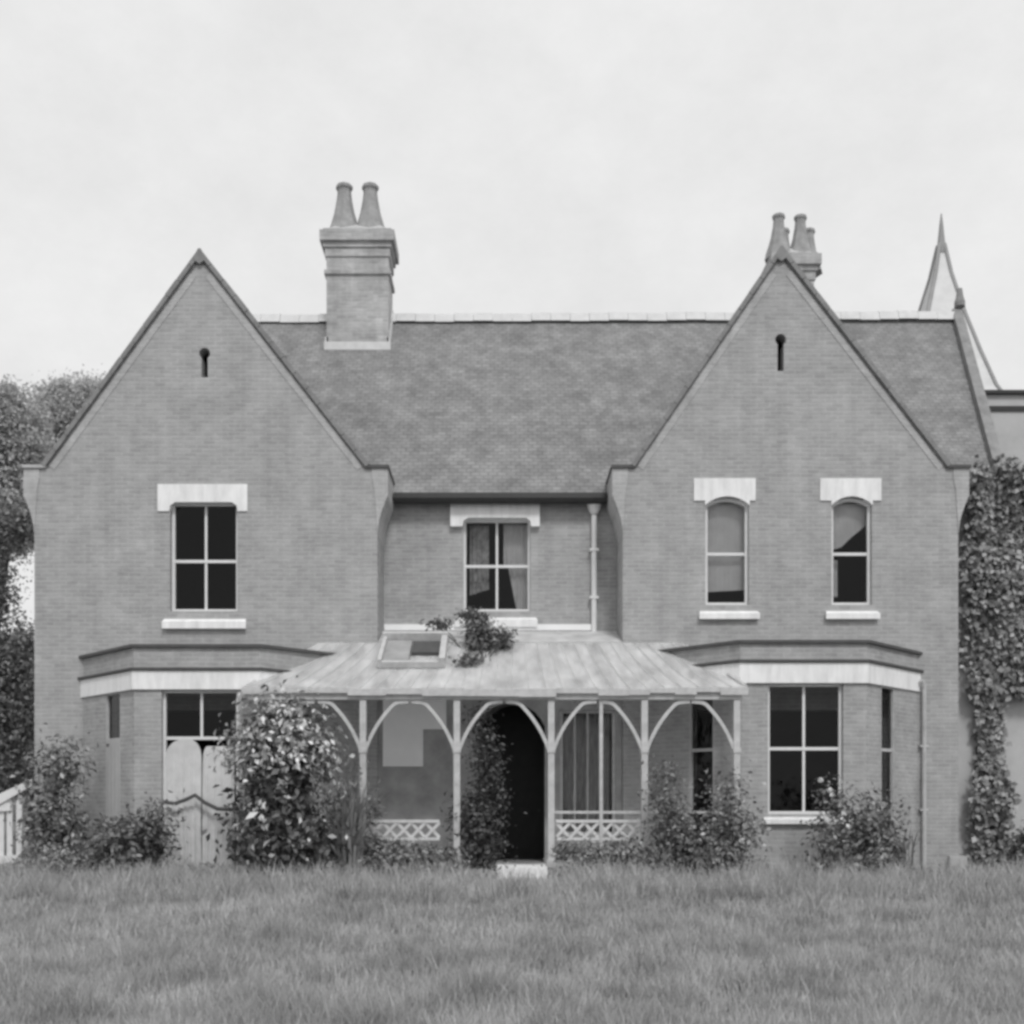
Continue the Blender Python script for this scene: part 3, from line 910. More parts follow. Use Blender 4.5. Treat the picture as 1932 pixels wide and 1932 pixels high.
# floor, step, dwarf base and lattice
bm = bmesh.new()
box(bm, xa0 + .9, xa1 - .3, VY + .02, -.004, -.1, .42)
obj('verandah_floor', bm, M_stone_grey, ver)
bm = bmesh.new()
box(bm, wx(938, -2.8), wx(1032, -2.8), -3.0, VY + .018, -.1, .50)
obj('doorstep', bm, M_stone, ver)
def lattice(x0, x1, z0, z1, y):
    bm = bmesh.new()
    box(bm, x0, x1, y - .02, y + .02, z1, z1 + .05); box(bm, x0, x1, y - .02, y + .02, z0 - .05, z0)
    n = max(2, int(round((x1 - x0) / (z1 - z0))))
    st = (x1 - x0) / n
    for i in range(n):
        for (a, b) in (((x0 + i * st, z0), (x0 + (i + 1) * st, z1)), ((x0 + i * st, z1), (x0 + (i + 1) * st, z0))):
            d = Vector((b[0] - a[0], b[1] - a[1])).normalized(); q = Vector((-d.y, d.x)) * .026
            yo = 0.0 if a[1] < b[1] else .016
            poly_prism(bm, FRONT, [(a[0] - q.x, a[1] - q.y), (b[0] - q.x, b[1] - q.y), (b[0] + q.x, b[1] + q.y), (a[0] + q.x, a[1] + q.y)], y - .008 + yo, y + .006 + yo)
    return obj('lattice', bm, M_trellis, ver)
ly = VY + .12
lattice(PX[1] + .09, PX[2] - .3, wz(1580, ly), wz(1552, ly), ly)
lattice(PX[3] + .08, PX[4] - .06, wz(1580, ly), wz(1552, ly), ly)
lattice(PX[4] + .08, PX[4] + .5, wz(1584, ly), wz(1560, ly), ly)
bm = bmesh.new()
box(bm, PX[1] + .08, PX[2] - .06, ly - .018, ly + .018, .45, .52)
obj('rail', bm, M_paint_old, ver); bm = bmesh.new()
xm = wx(1134, ly)
box(bm, xm - .03, xm + .03, ly - .03, ly + .03, .45, VZ0 - .21)
obj('mullion', bm, M_paint_old, ver); bm = bmesh.new()
box(bm, PX[3] + .06, PX[5] - .06, ly - .02, ly + .02, wz(1535, ly), wz(1530, ly))
obj('rail', bm, M_paint_old, ver)

# ---- porch wall behind the verandah, door
bm = bmesh.new()
PW = Wall((0, .06), (1, 0))
px0, px1 = LX1 + .004, RX0 - .004
DX0, DX1 = wx(900), wx(1028)
wall(bm, PW, rect(px0, px1, .0, VZ1 - .12),
     [arched(DX0, DX1, .42, 3.45, .45), rect(1.06, px1 - .12, .95, 3.3)], 0, .2)
obj('porch_wall', bm, M_porch, H)
bm = bmesh.new()
box(bm, px0 + .01, px1 - .01, .27, RECESS - .01, .3, .42)
obj('porch_floor', bm, M_stone_grey, H)
bm = bmesh.new()
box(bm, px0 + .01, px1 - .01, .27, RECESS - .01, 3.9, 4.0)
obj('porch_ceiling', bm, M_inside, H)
bm = bmesh.new()
d0, d1 = DOOR[0] + .03, DOOR[1] - .03
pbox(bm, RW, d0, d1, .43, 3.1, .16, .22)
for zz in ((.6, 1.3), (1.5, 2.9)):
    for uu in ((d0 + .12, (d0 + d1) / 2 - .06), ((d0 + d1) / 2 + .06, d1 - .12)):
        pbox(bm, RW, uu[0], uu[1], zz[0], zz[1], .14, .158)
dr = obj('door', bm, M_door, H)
bm = bmesh.new(); tube(bm, [RW.P(d1 - .1, 1.4, .13), RW.P(d1 - .1, 1.4, .09)], [.03, .035], 8)
obj('handle', bm, M_iron, dr)
bm = bmesh.new(); wall(bm, RW, rect(d0, d1, 3.101, 3.45), [], .16, .2)
obj('fanlight', bm, M_door, dr)
# glazed porch screen right of the door
bm = bmesh.new()
g0, g1 = 1.06, px1 - .12
wall(bm, PW, rect(g0 + .001, g1 - .001, .951, 3.299), [rect(g0 + .05 + (g1 - g0 - .1) * q / 4 + .015, g0 + .05 + (g1 - g0 - .1) * (q + 1) / 4 - .015, 1.0, 3.25) for q in range(4)], .05, .1)
gs = obj('window', bm, M_paint_old, H)
bm = bmesh.new(); quad(bm, [PW.P(g0 + .03, .98, .075), PW.P(g1 - .03, .98, .075), PW.P(g1 - .03, 3.27, .075), PW.P(g0 + .03, 3.27, .075)])
obj('glazing', bm, M_glass, gs)
hanging(gs, PW, [(g0 + .1, 3.25), (g1 - .1, 3.25), (g1 - .1, .99), (g0 + .1, .99)], .22, 'curtain', mat('dim_curtain', .42, .95, noise=.5, nscale=5, stretch=(3, 3, .5)), folds=.05, fs=7)
# plain whitewashed L-shaped board on the porch wall
bx0, bx1 = wx(722), wx(842)
bm = bmesh.new()
poly_prism(bm, PW, [(bx0, wz(1446)), (bx0 + .76, wz(1446)), (bx0 + .76, wz(1376)), (bx1, wz(1376)), (bx1, wz(1318)), (bx0, wz(1318))], -.03, -.002)
obj('pale_board', bm, M_board, H)

# ---- tower behind the right end
TY0, TY1 = 8.0, 11.4
TX0, TX1 = 10.25, 13.45
TE = wz(745, TY0)
bm = bmesh.new()
box(bm, TX0, TX1, TY0, TY1, -.1, TE)
tw = obj('tower', bm, M_render, H)
bm = bmesh.new()
apx = Vector((wx(1776, TY0 + 1.7), TY0 + 1.7, wz(462, TY0 + 1.7)))
lev = [(1.0, TE + .10), (.86, TE + (apx.z - TE) * .10), (.62, TE + (apx.z - TE) * .32), (.38, TE + (apx.z - TE) * .56), (.16, TE + (apx.z - TE) * .82), (.05, apx.z)]
prev = None
TSX0, TSX1 = 10.45, 13.08
tcx, tcy = (TSX0 + TSX1) / 2, (TY0 + TY1) / 2
rings = []
for s, z in lev:
    cx = tcx + (apx.x - tcx) * (1 - s); cyy = tcy
    hx = (TSX1 - TSX0) / 2 * s; hy = (TSX1 - TSX0) / 2 * s
    rings.append([Vector((cx - hx, cyy - hy, z)), Vector((cx + hx, cyy - hy, z)), Vector((cx + hx, cyy + hy, z)), Vector((cx - hx, cyy + hy, z))])
vr = [[bm.verts.new(p) for p in r] for r in rings]
for a, b in zip(vr, vr[1:]):
    for i in range(4):
        j = (i + 1) % 4; bm.faces.new([a[i], a[j], b[j], b[i]])
bm.faces.new(vr[0][::-1]); bm.faces.new(vr[-1])
obj('spire', bm, M_slate_pale, tw)
bm = bmesh.new()
for i in range(4):
    bm = bmesh.new()
    tube(bm, [r[i] for r in rings], .055, 6)
    obj('hip_roll', bm, M_lead, tw)
bm = bmesh.new()
tube(bm, [apx + Vector((0, 0, -.25)), apx + Vector((0, 0, .3)), apx + Vector((0, 0, .6)), apx + Vector((0, 0, .85))], [.14, .08, .05, .015], 8)
obj('finial', bm, M_lead, tw)
bm = bmesh.new()
box(bm, TX0 - .12, TX1 + .12, TY0 - .12, TY1 + .12, TE + .002, TE + .09)
box(bm, TX0 - .05, TX1 + .05, TY0 - .05, TY1 + .05, TE - .42, TE - .30)
obj('eave_cornice', bm, M_iron, tw)

# ---- low side block joining the right end, under ivy
SBY = 0.9
bm = bmesh.new()
box(bm, RX1 + .004, 12.6, SBY, SBY + .3, -.1, wz(905, SBY))
box(bm, 12.3, 12.6, SBY + .37, 7.9, -.1, wz(905, SBY))
sb = obj('side_block', bm, M_render, H)
bm = bmesh.new()
box(bm, RX1 + .004, 12.66, SBY - .06, SBY + .36, wz(905, SBY) + .002, wz(905, SBY) + .14)
obj('coping', bm, M_stone_grey, sb)

# ------------------------------------------------------------------ foliage builders
def mesh_from_arrays(name, V, nface, per, m, parent=None):
    me = bpy.data.meshes.new(name)
    me.vertices.add(len(V)); me.vertices.foreach_set('co', V.astype(np.float32).ravel())
    nl = nface * per
    me.loops.add(nl); me.polygons.add(nface)
    me.loops.foreach_set('vertex_index', np.arange(nl, dtype=np.int32))
    me.polygons.foreach_set('loop_start', np.arange(0, nl, per, dtype=np.int32))
    me.polygons.foreach_set('loop_total', np.full(nface, per, dtype=np.int32))
    me.materials.append(m)
    me.update(calc_edges=True)
    return link(name, me, parent)

def unit(a): return a / np.maximum(1e-9, np.linalg.norm(a, axis=1, keepdims=True))

def leaves_at(pos, nrm, size, aspect, droop=0.0, jitter=.35):
    """one kite-shaped leaf per point, facing roughly along nrm"""
    n = len(pos)
    nn = unit(nrm + rng.normal(0, jitter, (n, 3)))
    r = rng.normal(0, 1, (n, 3)); r[:, 2] -= droop
    ax = unit(r - nn * np.sum(r * nn, axis=1, keepdims=True))
    side = np.cross(nn, ax)
    s = size * rng.uniform(.6, 1.35, (n, 1))
    wv = s * aspect * .5
    v = np.empty((n, 4, 3))
    v[:, 0] = pos
    v[:, 1] = pos + ax * s * .5 + side * wv + nn * s * .10
    v[:, 2] = pos + ax * s - nn * s * .06
    v[:, 3] = pos + ax * s * .5 - side * wv + nn * s * .10
    return v

def cloud_points(blobs, n, clump=.32, per=14, shell=.5):
    """leaf positions gathered in clumps inside ellipsoids (cx,cy,cz,rx,ry,rz)"""
    b = np.array(blobs, float)
    vol = (b[:, 3] * b[:, 4] * b[:, 5]) ** .75
    nc = max(3, n // per)
    idx = rng.choice(len(b), nc, p=vol / vol.sum())
    d = unit(rng.normal(0, 1, (nc, 3)))
    rr = rng.uniform(0, 1, (nc, 1)) ** shell
    cen = b[idx, :3] + d * rr * b[idx, 3:]
    cen = cen[cen[:, 2] > 0.03]
    nc = len(cen)
    k = rng.integers(0, nc, n)
    sz = rng.uniform(.5, 1.3, (nc, 1))
    pos = cen[k] + rng.normal(0, clump * .5, (n, 3)) * sz[k] * np.array([1, 1, .8])
    mid = (b[:, :3] * vol[:, None]).sum(0) / vol.sum()
    out_ = unit(pos - mid + np.array([0, 0, .15])) + np.array([0, 0, .55])
    keep = pos[:, 2] > .02
    return pos[keep], unit(out_)[keep], cen

def foliage(name, blobs, n, size, m, parent, aspect=.55, clump=.3, per=14, shell=.5, droop=.3, jitter=.5):
    pos, nr, cen = cloud_points(blobs, n, clump, per, shell)
    V = leaves_at(pos, nr, size, aspect, droop, jitter)
    o = mesh_from_arrays(name, V.reshape(-1, 3), len(V), 4, m)
    child(o, parent)
    return o, cen

def stems(root, cen, m, parent, name='stems', k=12, r0=.02):
    bm = bmesh.new()
    sel = rng.choice(len(cen), min(k, len(cen)), replace=False)
    for i in sel:
        e = Vector(cen[i]); s = Vector(root) + Vector((random.uniform(-.15, .15), random.uniform(-.1, .1), 0))
        mid = (s + e) / 2 + Vector((random.uniform(-.1, .1), random.uniform(-.1, .1), .1))
        tube(bm, [s, mid, e], [r0, r0 * .7, r0 * .3], 5)
    o = obj(name, bm, m); child(o, parent)
    return o

def shrub(name, loc, label, cat, blobs, n, size, m, group=None, stem_k=12, **kw):
    t = thing(name, loc, label, cat, group)
    f, cen = foliage('foliage', blobs, n, size, m, t, **kw)
    stems(loc, cen, M_stem, t, k=stem_k)
    return t

def B(px, py, Y, rpx, rpy, ry=None):
    """ellipsoid by its middle and half sizes measured on the photograph at depth Y"""
    x, y, z = pt(px, py, Y); k = (D + Y) / F
    return (x, y, z, rpx * k, ry if ry else rpx * k * .8, rpy * k)

L_dark = leaf_mat('leaves_dark', .05, .32)
L_mid = leaf_mat('leaves_mid', .08, .52)
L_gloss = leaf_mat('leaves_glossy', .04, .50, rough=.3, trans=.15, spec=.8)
L_glossshade = leaf_mat('leaves_glossy_shaded', .03, .26, rough=.35, spec=.5)
L_pale = leaf_mat('leaves_pale', .22, .5)
L_far_hazed = leaf_mat('leaves_far_hazed', .42, .68, rough=.8, trans=.4)  # leaf colour paled to stand in for haze
L_ivy = leaf_mat('leaves_ivy', .06, .52, rough=.4)
L_grass = leaf_mat('grass_blades', .35, .63, rough=.6, trans=.35, spec=.3)
_t = L_grass.node_tree; _L = _t.links.new           # greener and drier patches of the sward
_co = _t.nodes.new('ShaderNodeTexCoord'); _n = _t.nodes.new('ShaderNodeTexNoise')
_n.inputs['Scale'].default_value = 1.1; _n.inputs['Detail'].default_value = 6; _n.inputs['Roughness'].default_value = .65
_r = _t.nodes.new('ShaderNodeMapRange'); _r.inputs['From Min'].default_value = .3; _r.inputs['From Max'].default_value = .7
_r.inputs['To Min'].default_value = .64; _r.inputs['To Max'].default_value = 1.24
_m = _t.nodes.new('ShaderNodeMath'); _m.operation = 'MULTIPLY'
_old = [nn for nn in _t.nodes if nn.type == 'MAP_RANGE' and nn is not _r][0]
_L(_co.outputs['Object'], _n.inputs['Vector']); _L(_n.outputs['Fac'], _r.inputs['Value'])
_L(_r.outputs[0], _m.inputs[0]); _L(_old.outputs[0], _m.inputs[1])
_L(_m.outputs[0], _t.nodes['Principled BSDF'].inputs['Base Color'])
_L(_m.outputs[0], [nn for nn in _t.nodes if nn.type == 'BSDF_TRANSLUCENT'][0].inputs['Color'])

# ---- trees behind the house on the left
def tree(loc, label, blobs, n, size, m, trunk_r, top, limbs=9, group=None, clump=.42, per=40, name='tree'):
    t = thing(name, loc, label, 'tree', group)
    f, cen = foliage('crown', blobs, n, size, m, t, aspect=.6, clump=clump, per=per, shell=.42, jitter=.6)
    bm = bmesh.new()
    L0 = Vector(loc)
    tube(bm, [L0 + Vector((0, 0, -.1)), L0 + Vector((.1, .1, top * .4)), L0 + Vector((-.05, .1, top))], [trunk_r * 1.3, trunk_r, trunk_r * .35], 9)
    for i in rng.choice(len(cen), min(limbs, len(cen)), replace=False):
        e = Vector(cen[i]); zs = min(max(1.2, e.z * .55), top * .95)
        s = L0 + Vector((.04, .1, zs))
        tube(bm, [s, (s + e) / 2 + Vector((0, 0, .25)), e], [trunk_r * .45, trunk_r * .3, trunk_r * .08], 6)
    o = obj('trunk', bm, M_bark); child(o, t)
    return t
YT = 16
tree((wx(185, YT), YT, 0), 'tall tree with leaves paled for haze rising behind the roof slope of the left gable',
     [B(150, 800, YT, 92, 75), B(205, 820, YT, 80, 80), B(115, 870, YT, 75, 90), B(115, 757, YT, 34, 32), B(180, 752, YT, 50, 35), B(215, 930, YT, 90, 90), B(240, 780, YT, 50, 45)], 85000, .12, L_far_hazed, .34, 11.5, 14)
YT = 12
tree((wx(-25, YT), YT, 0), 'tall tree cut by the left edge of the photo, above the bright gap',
     [B(30, 775, YT, 50, 48), B(-40, 810, YT, 80, 80), B(45, 850, YT, 55, 70), B(20, 930, YT, 55, 60), B(-50, 930, YT, 80, 120), B(50, 985, YT, 26, 55), B(20, 1010, YT, 45, 40), B(-60, 1080, YT, 60, 140)], 48000, .12, leaf_mat('leaves_tree_hazed', .40, .70, rough=.7, trans=.4), .3, 10, 12)  # leaf colour paled for haze here too
YT = 5
tree((wx(-40, YT), YT, 0), 'dark evergreen hanging low beside the left wall, around the bright gap',
     [B(-15, 1010, YT, 35, 50), B(2, 1130, YT, 16, 90), B(-40, 1120, YT, 50, 140), B(15, 1260, YT, 55, 60), B(-30, 1330, YT, 80, 110), B(30, 1360, YT, 40, 60), B(50, 1210, YT, 14, 40), B(10, 1440, YT, 65, 55), B(40, 1000, YT, 30, 40)], 22000, .11, leaf_mat('leaves_evergreen', .09, .36), .2, 6, 9, clump=.5, per=30)
YT = 22
tree((wx(60, YT), YT, 0), 'low bushy tree beyond the garden fence, under the bright gap',
     [B(60, 1270, YT, 90, 100), B(-20, 1240, YT, 80, 90), B(130, 1330, YT, 80, 100), B(90, 1420, YT, 120, 90)], 9000, .22, L_mid, .2, 4, 6)
# far wood closing the view beyond the garden
bl = [(x, 62 + random.uniform(-6, 8), 3.2 + random.uniform(-.6, .8), random.uniform(4, 6), 4, random.uniform(3.2, 4.6)) for x in range(-75, 80, 5)]
pos, nr, cen = cloud_points(bl, 26000, 1.6, 30, .5)
Vf = leaves_at(pos, nr, .75, .7, jitter=.7)
o = mesh_from_arrays('far_wood', Vf.reshape(-1, 3), len(Vf), 4, L_far_hazed)
tag(o, 'distant low wood closing the view beyond the garden', 'wood', kind='stuff')
# ---- shrubs
shrub('shrub', pt(95, 1684, -1.2)[:2] + (0,), 'rounded dark shrub between the white fence and the left bay', 'shrub',
      [B(102, 1470, -1.2, 42, 70), B(115, 1560, -1.2, 50, 60), B(88, 1560, -1.2, 36, 60), B(130, 1440, -1.2, 25, 40), B(80, 1640, -1.2, 36, 40), B(115, 1640, -1.2, 50, 40)], 4420, .11, L_mid, clump=.34, per=9, jitter=.8)
shrub('flowering_shrub', pt(120, 1684, -2.6)[:2] + (0,), 'low pale flowering plant in the grass at the left corner', 'shrub',
      [B(110, 1620, -2.6, 45, 24), B(160, 1630, -2.6, 30, 18)], 900, .08, L_pale, clump=.15)
shrub('shrub', pt(255, 1684, -2.5)[:2] + (0,), 'low dark shrub in front of the left bay wall', 'shrub',
      [B(255, 1590, -2.5, 58, 55), B(225, 1615, -2.5, 50, 35), B(290, 1560, -2.5, 30, 50), B(255, 1650, -2.5, 66, 30), B(205, 1590, -2.5, 20, 40)], 3536, .11, L_dark, clump=.34, per=9, jitter=.8)
big = shrub('laurel_bush', pt(540, 1684, -3.0)[:2] + (0,), 'tall glossy large leaved bush under the verandah corner, top leaves coloured as if lit', 'bush',
      [B(640, 1500, -2.9, 24, 40), B(495, 1375, -3.0, 42, 45), B(550, 1362, -3.0, 48, 42), B(600, 1405, -3.0, 40, 42), B(455, 1420, -3.0, 32, 40), B(530, 1420, -3.0, 64, 50), B(622, 1440, -3.0, 24, 30), B(520, 1335, -3.0, 30, 18)], 3000, .135, leaf_mat('leaves_top_lit', .08, .80, rough=.35, trans=.2, spec=.7), aspect=.45, clump=.40, per=7, jitter=.5, droop=.5, shell=.6)  # top leaves coloured paler, as if lit from above
f2, c2 = foliage('lower_foliage', [B(500, 1515, -2.95, 56, 75), B(560, 1550, -2.95, 66, 80), B(480, 1600, -2.95, 50, 50), B(610, 1600, -2.95, 36, 40), B(530, 1640, -2.95, 66, 30), B(520, 1420, -2.8, 55, 70), B(580, 1420, -2.8, 40, 60)], 3000, .15, L_glossshade, big, aspect=.5, clump=.36, per=8, jitter=.9)  # lower leaves coloured darker to put shade under the bush
pos, nr, cen = cloud_points([B(495, 1385, -3.2, 48, 50), B(555, 1370, -3.2, 56, 45), B(605, 1410, -3.2, 36, 45), B(455, 1425, -3.2, 36, 45), B(530, 1430, -3.2, 70, 40), B(500, 1560, -3.2, 50, 60), B(570, 1580, -3.2, 50, 40)], 300, .25, 3, .8)
Vb = leaves_at(pos, nr * np.array([1, 1, .5]) + np.array([0, -.7, 0]), .10, .6, jitter=.4)
o = mesh_from_arrays('blossom_and_glint', Vb.reshape(-1, 3), len(Vb), 4, M_paint); child(o, big)  # pale flecks painted as glints on the laurel leaves, not flowers
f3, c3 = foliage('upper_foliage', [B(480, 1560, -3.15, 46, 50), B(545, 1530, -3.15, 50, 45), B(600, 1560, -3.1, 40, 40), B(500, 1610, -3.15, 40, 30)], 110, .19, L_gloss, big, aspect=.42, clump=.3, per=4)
def spiky(name, px, py_top, Y, n, h, spread, m, label, cat):
    x, y, _ = pt(px, 1684, Y)
    t = thing(name, (x, y, 0), label, cat)
    a = rng.uniform(0, 2 * math.pi, n); lean = rng.uniform(.05, 1, n) * spread
    hh = h * rng.uniform(.6, 1.1, n)
    base = np.stack([x + rng.normal(0, .08, n), y + rng.normal(0, .08, n), np.zeros(n)], 1)
    dirx, diry = np.cos(a), np.sin(a)
    side = np.stack([-diry, dirx, np.zeros(n)], 1)
    V = np.empty((n, 2, 4, 3))
    p0 = base; p1 = base + np.stack([dirx * lean * .35, diry * lean * .35, hh * .62], 1); p2 = base + np.stack([dirx * lean, diry * lean, hh * (1 - .25 * lean / max(spread, .01))], 1)
    w0 = .022
    V[:, 0] = np.stack([p0 - side * w0, p0 + side * w0, p1 + side * w0, p1 - side * w0], 1)
    V[:, 1] = np.stack([p1 - side * w0, p1 + side * w0, p2 + side * .003, p2 - side * .003], 1)
    o = mesh_from_arrays('blades', V.reshape(-1, 3), n * 2, 4, m); child(o, t)
    return t
spiky('spiky_plant', 655, 1430, -2.7, 150, 2.1, .85, leaf_mat('blades_pale', .18, .38), 'tall arching strap leaved plant right of the glossy bush', 'plant')
spiky('spiky_plant', 1700, 1500, -1.9, 60, 1.2, .4, L_mid, 'upright thin leaved plant at the right end of the right bay', 'plant')
shrub('climber', pt(900, 1684, -1.75)[:2] + (0,), 'dark climbing plant left of the open doorway', 'climber',
      [B(905, 1560, -1.75, 26, 70), B(915, 1440, -1.75, 20, 70), B(890, 1620, -1.75, 45, 30), B(905, 1370, -1.6, 18, 40), B(925, 1500, -1.75, 20, 90), B(885, 1540, -1.75, 26, 60), B(930, 1590, -1.75, 16, 40)], 4600, .085, leaf_mat('leaves_climber', .03, .2), clump=.26, per=10, jitter=.8)
shrub('garden_plant', pt(760, 1684, -2.5)[:2] + (0,), 'low border plant below the lattice left of the doorway', 'plant',
      [B(740, 1615, -2.5, 55, 32), B(820, 1620, -2.5, 50, 28), B(690, 1600, -2.5, 40, 45), B(760, 1660, -2.5, 90, 25), B(700, 1540, -2.4, 20, 50)], 3600, .085, L_mid, clump=.16)
shrub('garden_plant', pt(1130, 1684, -2.5)[:2] + (0,), 'low border plant below the lattice right of the doorway', 'plant',
      [B(1100, 1612, -2.5, 50, 26), B(1180, 1610, -2.5, 55, 30), B(1060, 1610, -2.5, 20, 24), B(1130, 1660, -2.5, 100, 26)], 3600, .08, L_mid, clump=.16)
shrub('shrub', pt(1275, 1684, -2.6)[:2] + (0,), 'round soft leaved shrub right of the lattice', 'shrub',
      [B(1265, 1530, -2.6, 40, 60), B(1290, 1580, -2.6, 45, 40), B(1250, 1470, -2.5, 25, 30), B(1275, 1650, -2.5, 55, 40), B(1240, 1580, -2.5, 25, 50)], 3128, .08, leaf_mat('leaves_soft', .10, .34), clump=.28, per=10, jitter=.8)
shrub('rose_bush', pt(1375, 1684, -2.7)[:2] + (0,), 'speckled rose bush covering the foot of the right bay corner', 'bush',
      [B(1370, 1530, -2.7, 42, 55), B(1390, 1585, -2.7, 45, 38), B(1330, 1590, -2.7, 35, 40), B(1380, 1480, -2.7, 22, 25), B(1370, 1650, -2.7, 66, 40), B(1420, 1560, -2.7, 16, 30)], 3536, .085, leaf_mat('leaves_rose', .04, .50, rough=.35), clump=.32, per=9, jitter=.8)
t = shrub('rose_bush', pt(1600, 1684, -2.6)[:2] + (0,), 'rose bush with white blooms in front of the right bay window', 'bush',
      [B(1625, 1545, -2.6, 60, 50), B(1570, 1580, -2.6, 50, 36), B(1640, 1590, -2.6, 55, 34), B(1575, 1510, -2.6, 18, 40), B(1600, 1650, -2.6, 80, 36), B(1680, 1570, -2.6, 20, 60)], 3672, .09, leaf_mat('leaves_rose_two', .05, .44, rough=.4), clump=.32, per=9, jitter=.8)
bm = bmesh.new()
for (px, py) in ((1565, 1490), (1570, 1500), (1548, 1472), (1592, 1535), (1560, 1545), (1600, 1560)):
    c = Vector(pt(px, py, -2.95))
    for k in range(7):
        d = Vector((random.gauss(0, 1), random.gauss(0, 1) - .6, random.gauss(0, 1))).normalized()
        s_ = Vector((d.z, d.x, -d.y)).cross(d).normalized() * .045; u_ = d.cross(s_)
        q = c + d * .03
        quad(bm, [q - s_, q - u_ * .8, q + s_, q + u_ * .8])
o = obj('blossom_and_glint', bm, M_paint); child(o, t)  # white rose blooms
shrub('shrub', pt(1945, 1684, -1.0)[:2] + (0,), 'small dark shrub at the right edge below the pale wall', 'shrub',
      [B(1940, 1590, -1.0, 28, 40), B(1925, 1610, -1.0, 22, 30)], 1600, .09, L_dark, clump=.16)
# climber on the verandah roof
t = shrub('roof_creeper', (wx(905, -.5), -.5, wz(1262, -1.0)), 'dark creeper sprawling over the verandah roof below the middle window', 'creeper',
      [B(905, 1200, -.3, 34, 40, .3), B(945, 1205, -.3, 26, 18, .3), B(885, 1250, -.9, 22, 14, .2), B(895, 1165, .2, 28, 14, .25), B(830, 1178, .4, 36, 6, .12)], 2400, .085, L_dark, clump=.14, stem_k=16)
# ---- ivy
def ivy(label, polys, n, m, extra=None):
    t = thing('ivy', (polys[0][0], polys[0][4], 0), label, 'ivy')
    P_, N_ = [], []
    for (x0, z0, x1, z1, y, th) in polys:
        k = int(n * (x1 - x0) * (z1 - z0) / sum((q[2] - q[0]) * (q[3] - q[1]) for q in polys))
        p = np.stack([rng.uniform(x0, x1, k), np.zeros(k), rng.uniform(z0, z1, k)], 1)
        # bulging, uneven depth and ragged edges
        bulge = (np.sin(p[:, 0] * 3.1 + p[:, 2] * 1.7) * .5 + np.sin(p[:, 0] * 1.3 - p[:, 2] * 2.9) * .5 + 1.0) * .5
        p[:, 1] = y - th * (.15 + .85 * bulge) * rng.uniform(.5, 1, k)
        p[:, 0] += rng.normal(0, .05, k); p[:, 2] += rng.normal(0, .06, k)
        P_.append(p); N_.append(np.tile(np.array([[0, -1, .35]]), (k, 1)))
    P_ = np.concatenate(P_); N_ = np.concatenate(N_)
    hole = np.sin(P_[:, 0] * 5.3 + np.sin(P_[:, 2] * 2.1) * 2) * np.sin(P_[:, 2] * 4.1 + np.sin(P_[:, 0] * 3.3) * 2)
    keep = rng.uniform(0, 1, len(P_)) < np.clip(.75 + .75 * hole, .12, 1)
    P_, N_ = P_[keep], N_[keep]
    V = leaves_at(P_, N_, .13, .75, droop=1.2, jitter=.55)
    o = mesh_from_arrays('foliage', V.reshape(-1, 3), len(V), 4, m); child(o, t)
    return t
S = SBY
iv = [(wx(1812, S), wz(1310, S), 12.5, wz(905, S), S - .02, .5),
      (wx(1830, S), wz(905, S), 12.5, wz(872, S), S - .02, .4),
      (wx(1815, S), wz(1000, S), wx(1850, S), wz(900, S), S - .3, .35)]
ti = ivy('thick ivy mat covering the upper side wall right of the right gable', iv, 19000, L_ivy)
bm = bmesh.new()
for k in range(7):
    x0 = wx(1845 + k * 6, S)
    tube(bm, [(x0, S - .05, 0), (x0 + random.uniform(-.15, .15), S - .06, 1.6), (x0 + random.uniform(-.12, .12), S - .06, 3.2)], [.04, .03, .015], 5)
o = obj('stems', bm, M_stem); child(o, ti)
ivy('narrow ivy strand climbing the pale wall below the thick ivy mat',
    [(wx(1826, S), .0, wx(1892, S), wz(1470, S), S - .02, .5), (wx(1842, S), wz(1480, S), wx(1884, S), wz(1310, S), S - .02, .3)], 3200, L_ivy)

# ragged weeds along the foot of the house
nW = 5200
xs = rng.uniform(-9.6, 10.2, nW)
pw = np.sin(xs * 2.3) * .5 + np.sin(xs * 5.1 + 1) * .3 + np.sin(xs * .9 + 2) * .4
hz = np.clip(.28 + .22 * pw, .08, .75)
ok = (np.abs(xs - .25) > .75) | (rng.uniform(0, 1, nW) < .1)
Pw = np.stack([xs, -2.75 + rng.normal(0, .28, nW), .2 + rng.uniform(.02, 1, nW) * hz], 1)[ok]
Vw = leaves_at(Pw, np.tile(np.array([[0, -.5, .8]]), (len(Pw), 1)), .10, .42, droop=.2, jitter=.8)
o = mesh_from_arrays('undergrowth', Vw.reshape(-1, 3), len(Vw), 4, leaf_mat('leaves_weeds', .10, .48))
tag(o, 'ragged weeds growing along the foot of the house', 'weeds', kind='stuff')

# ------------------------------------------------------------------ garden fence on the left
fy = -1.0
fen = thing('picket_fence', (wx(0, fy), fy, 0), 'white wooden fence with dark gaps at the left edge', 'fence')
bm = bmesh.new()
def P2(px, py): return (wx(px, fy), wz(py, fy))
for (a, b, th) in (((-120, 1530), (22, 1520), .09), ((-120, 1628), (36, 1618), .09)):
    (xa, za), (xb, zb) = P2(*a), P2(*b)
    poly_prism(bm, FRONT, [(xa, za - th), (xb, zb - th), (xb, zb + th * .6), (xa, za + th * .6)], fy - .05, fy - .01)
    o = obj('rail', bm, M_paint); child(o, fen); bm = bmesh.new()
(xa, za), (xb, zb) = P2(-10, 1512), P2(64, 1476)
poly_prism(bm, FRONT, [(xa, za - .12), (xb, zb - .06), (xb, zb + .06), (xa, za + .08)], fy - .09, fy - .052)
o = obj('rail', bm, M_paint); child(o, fen)
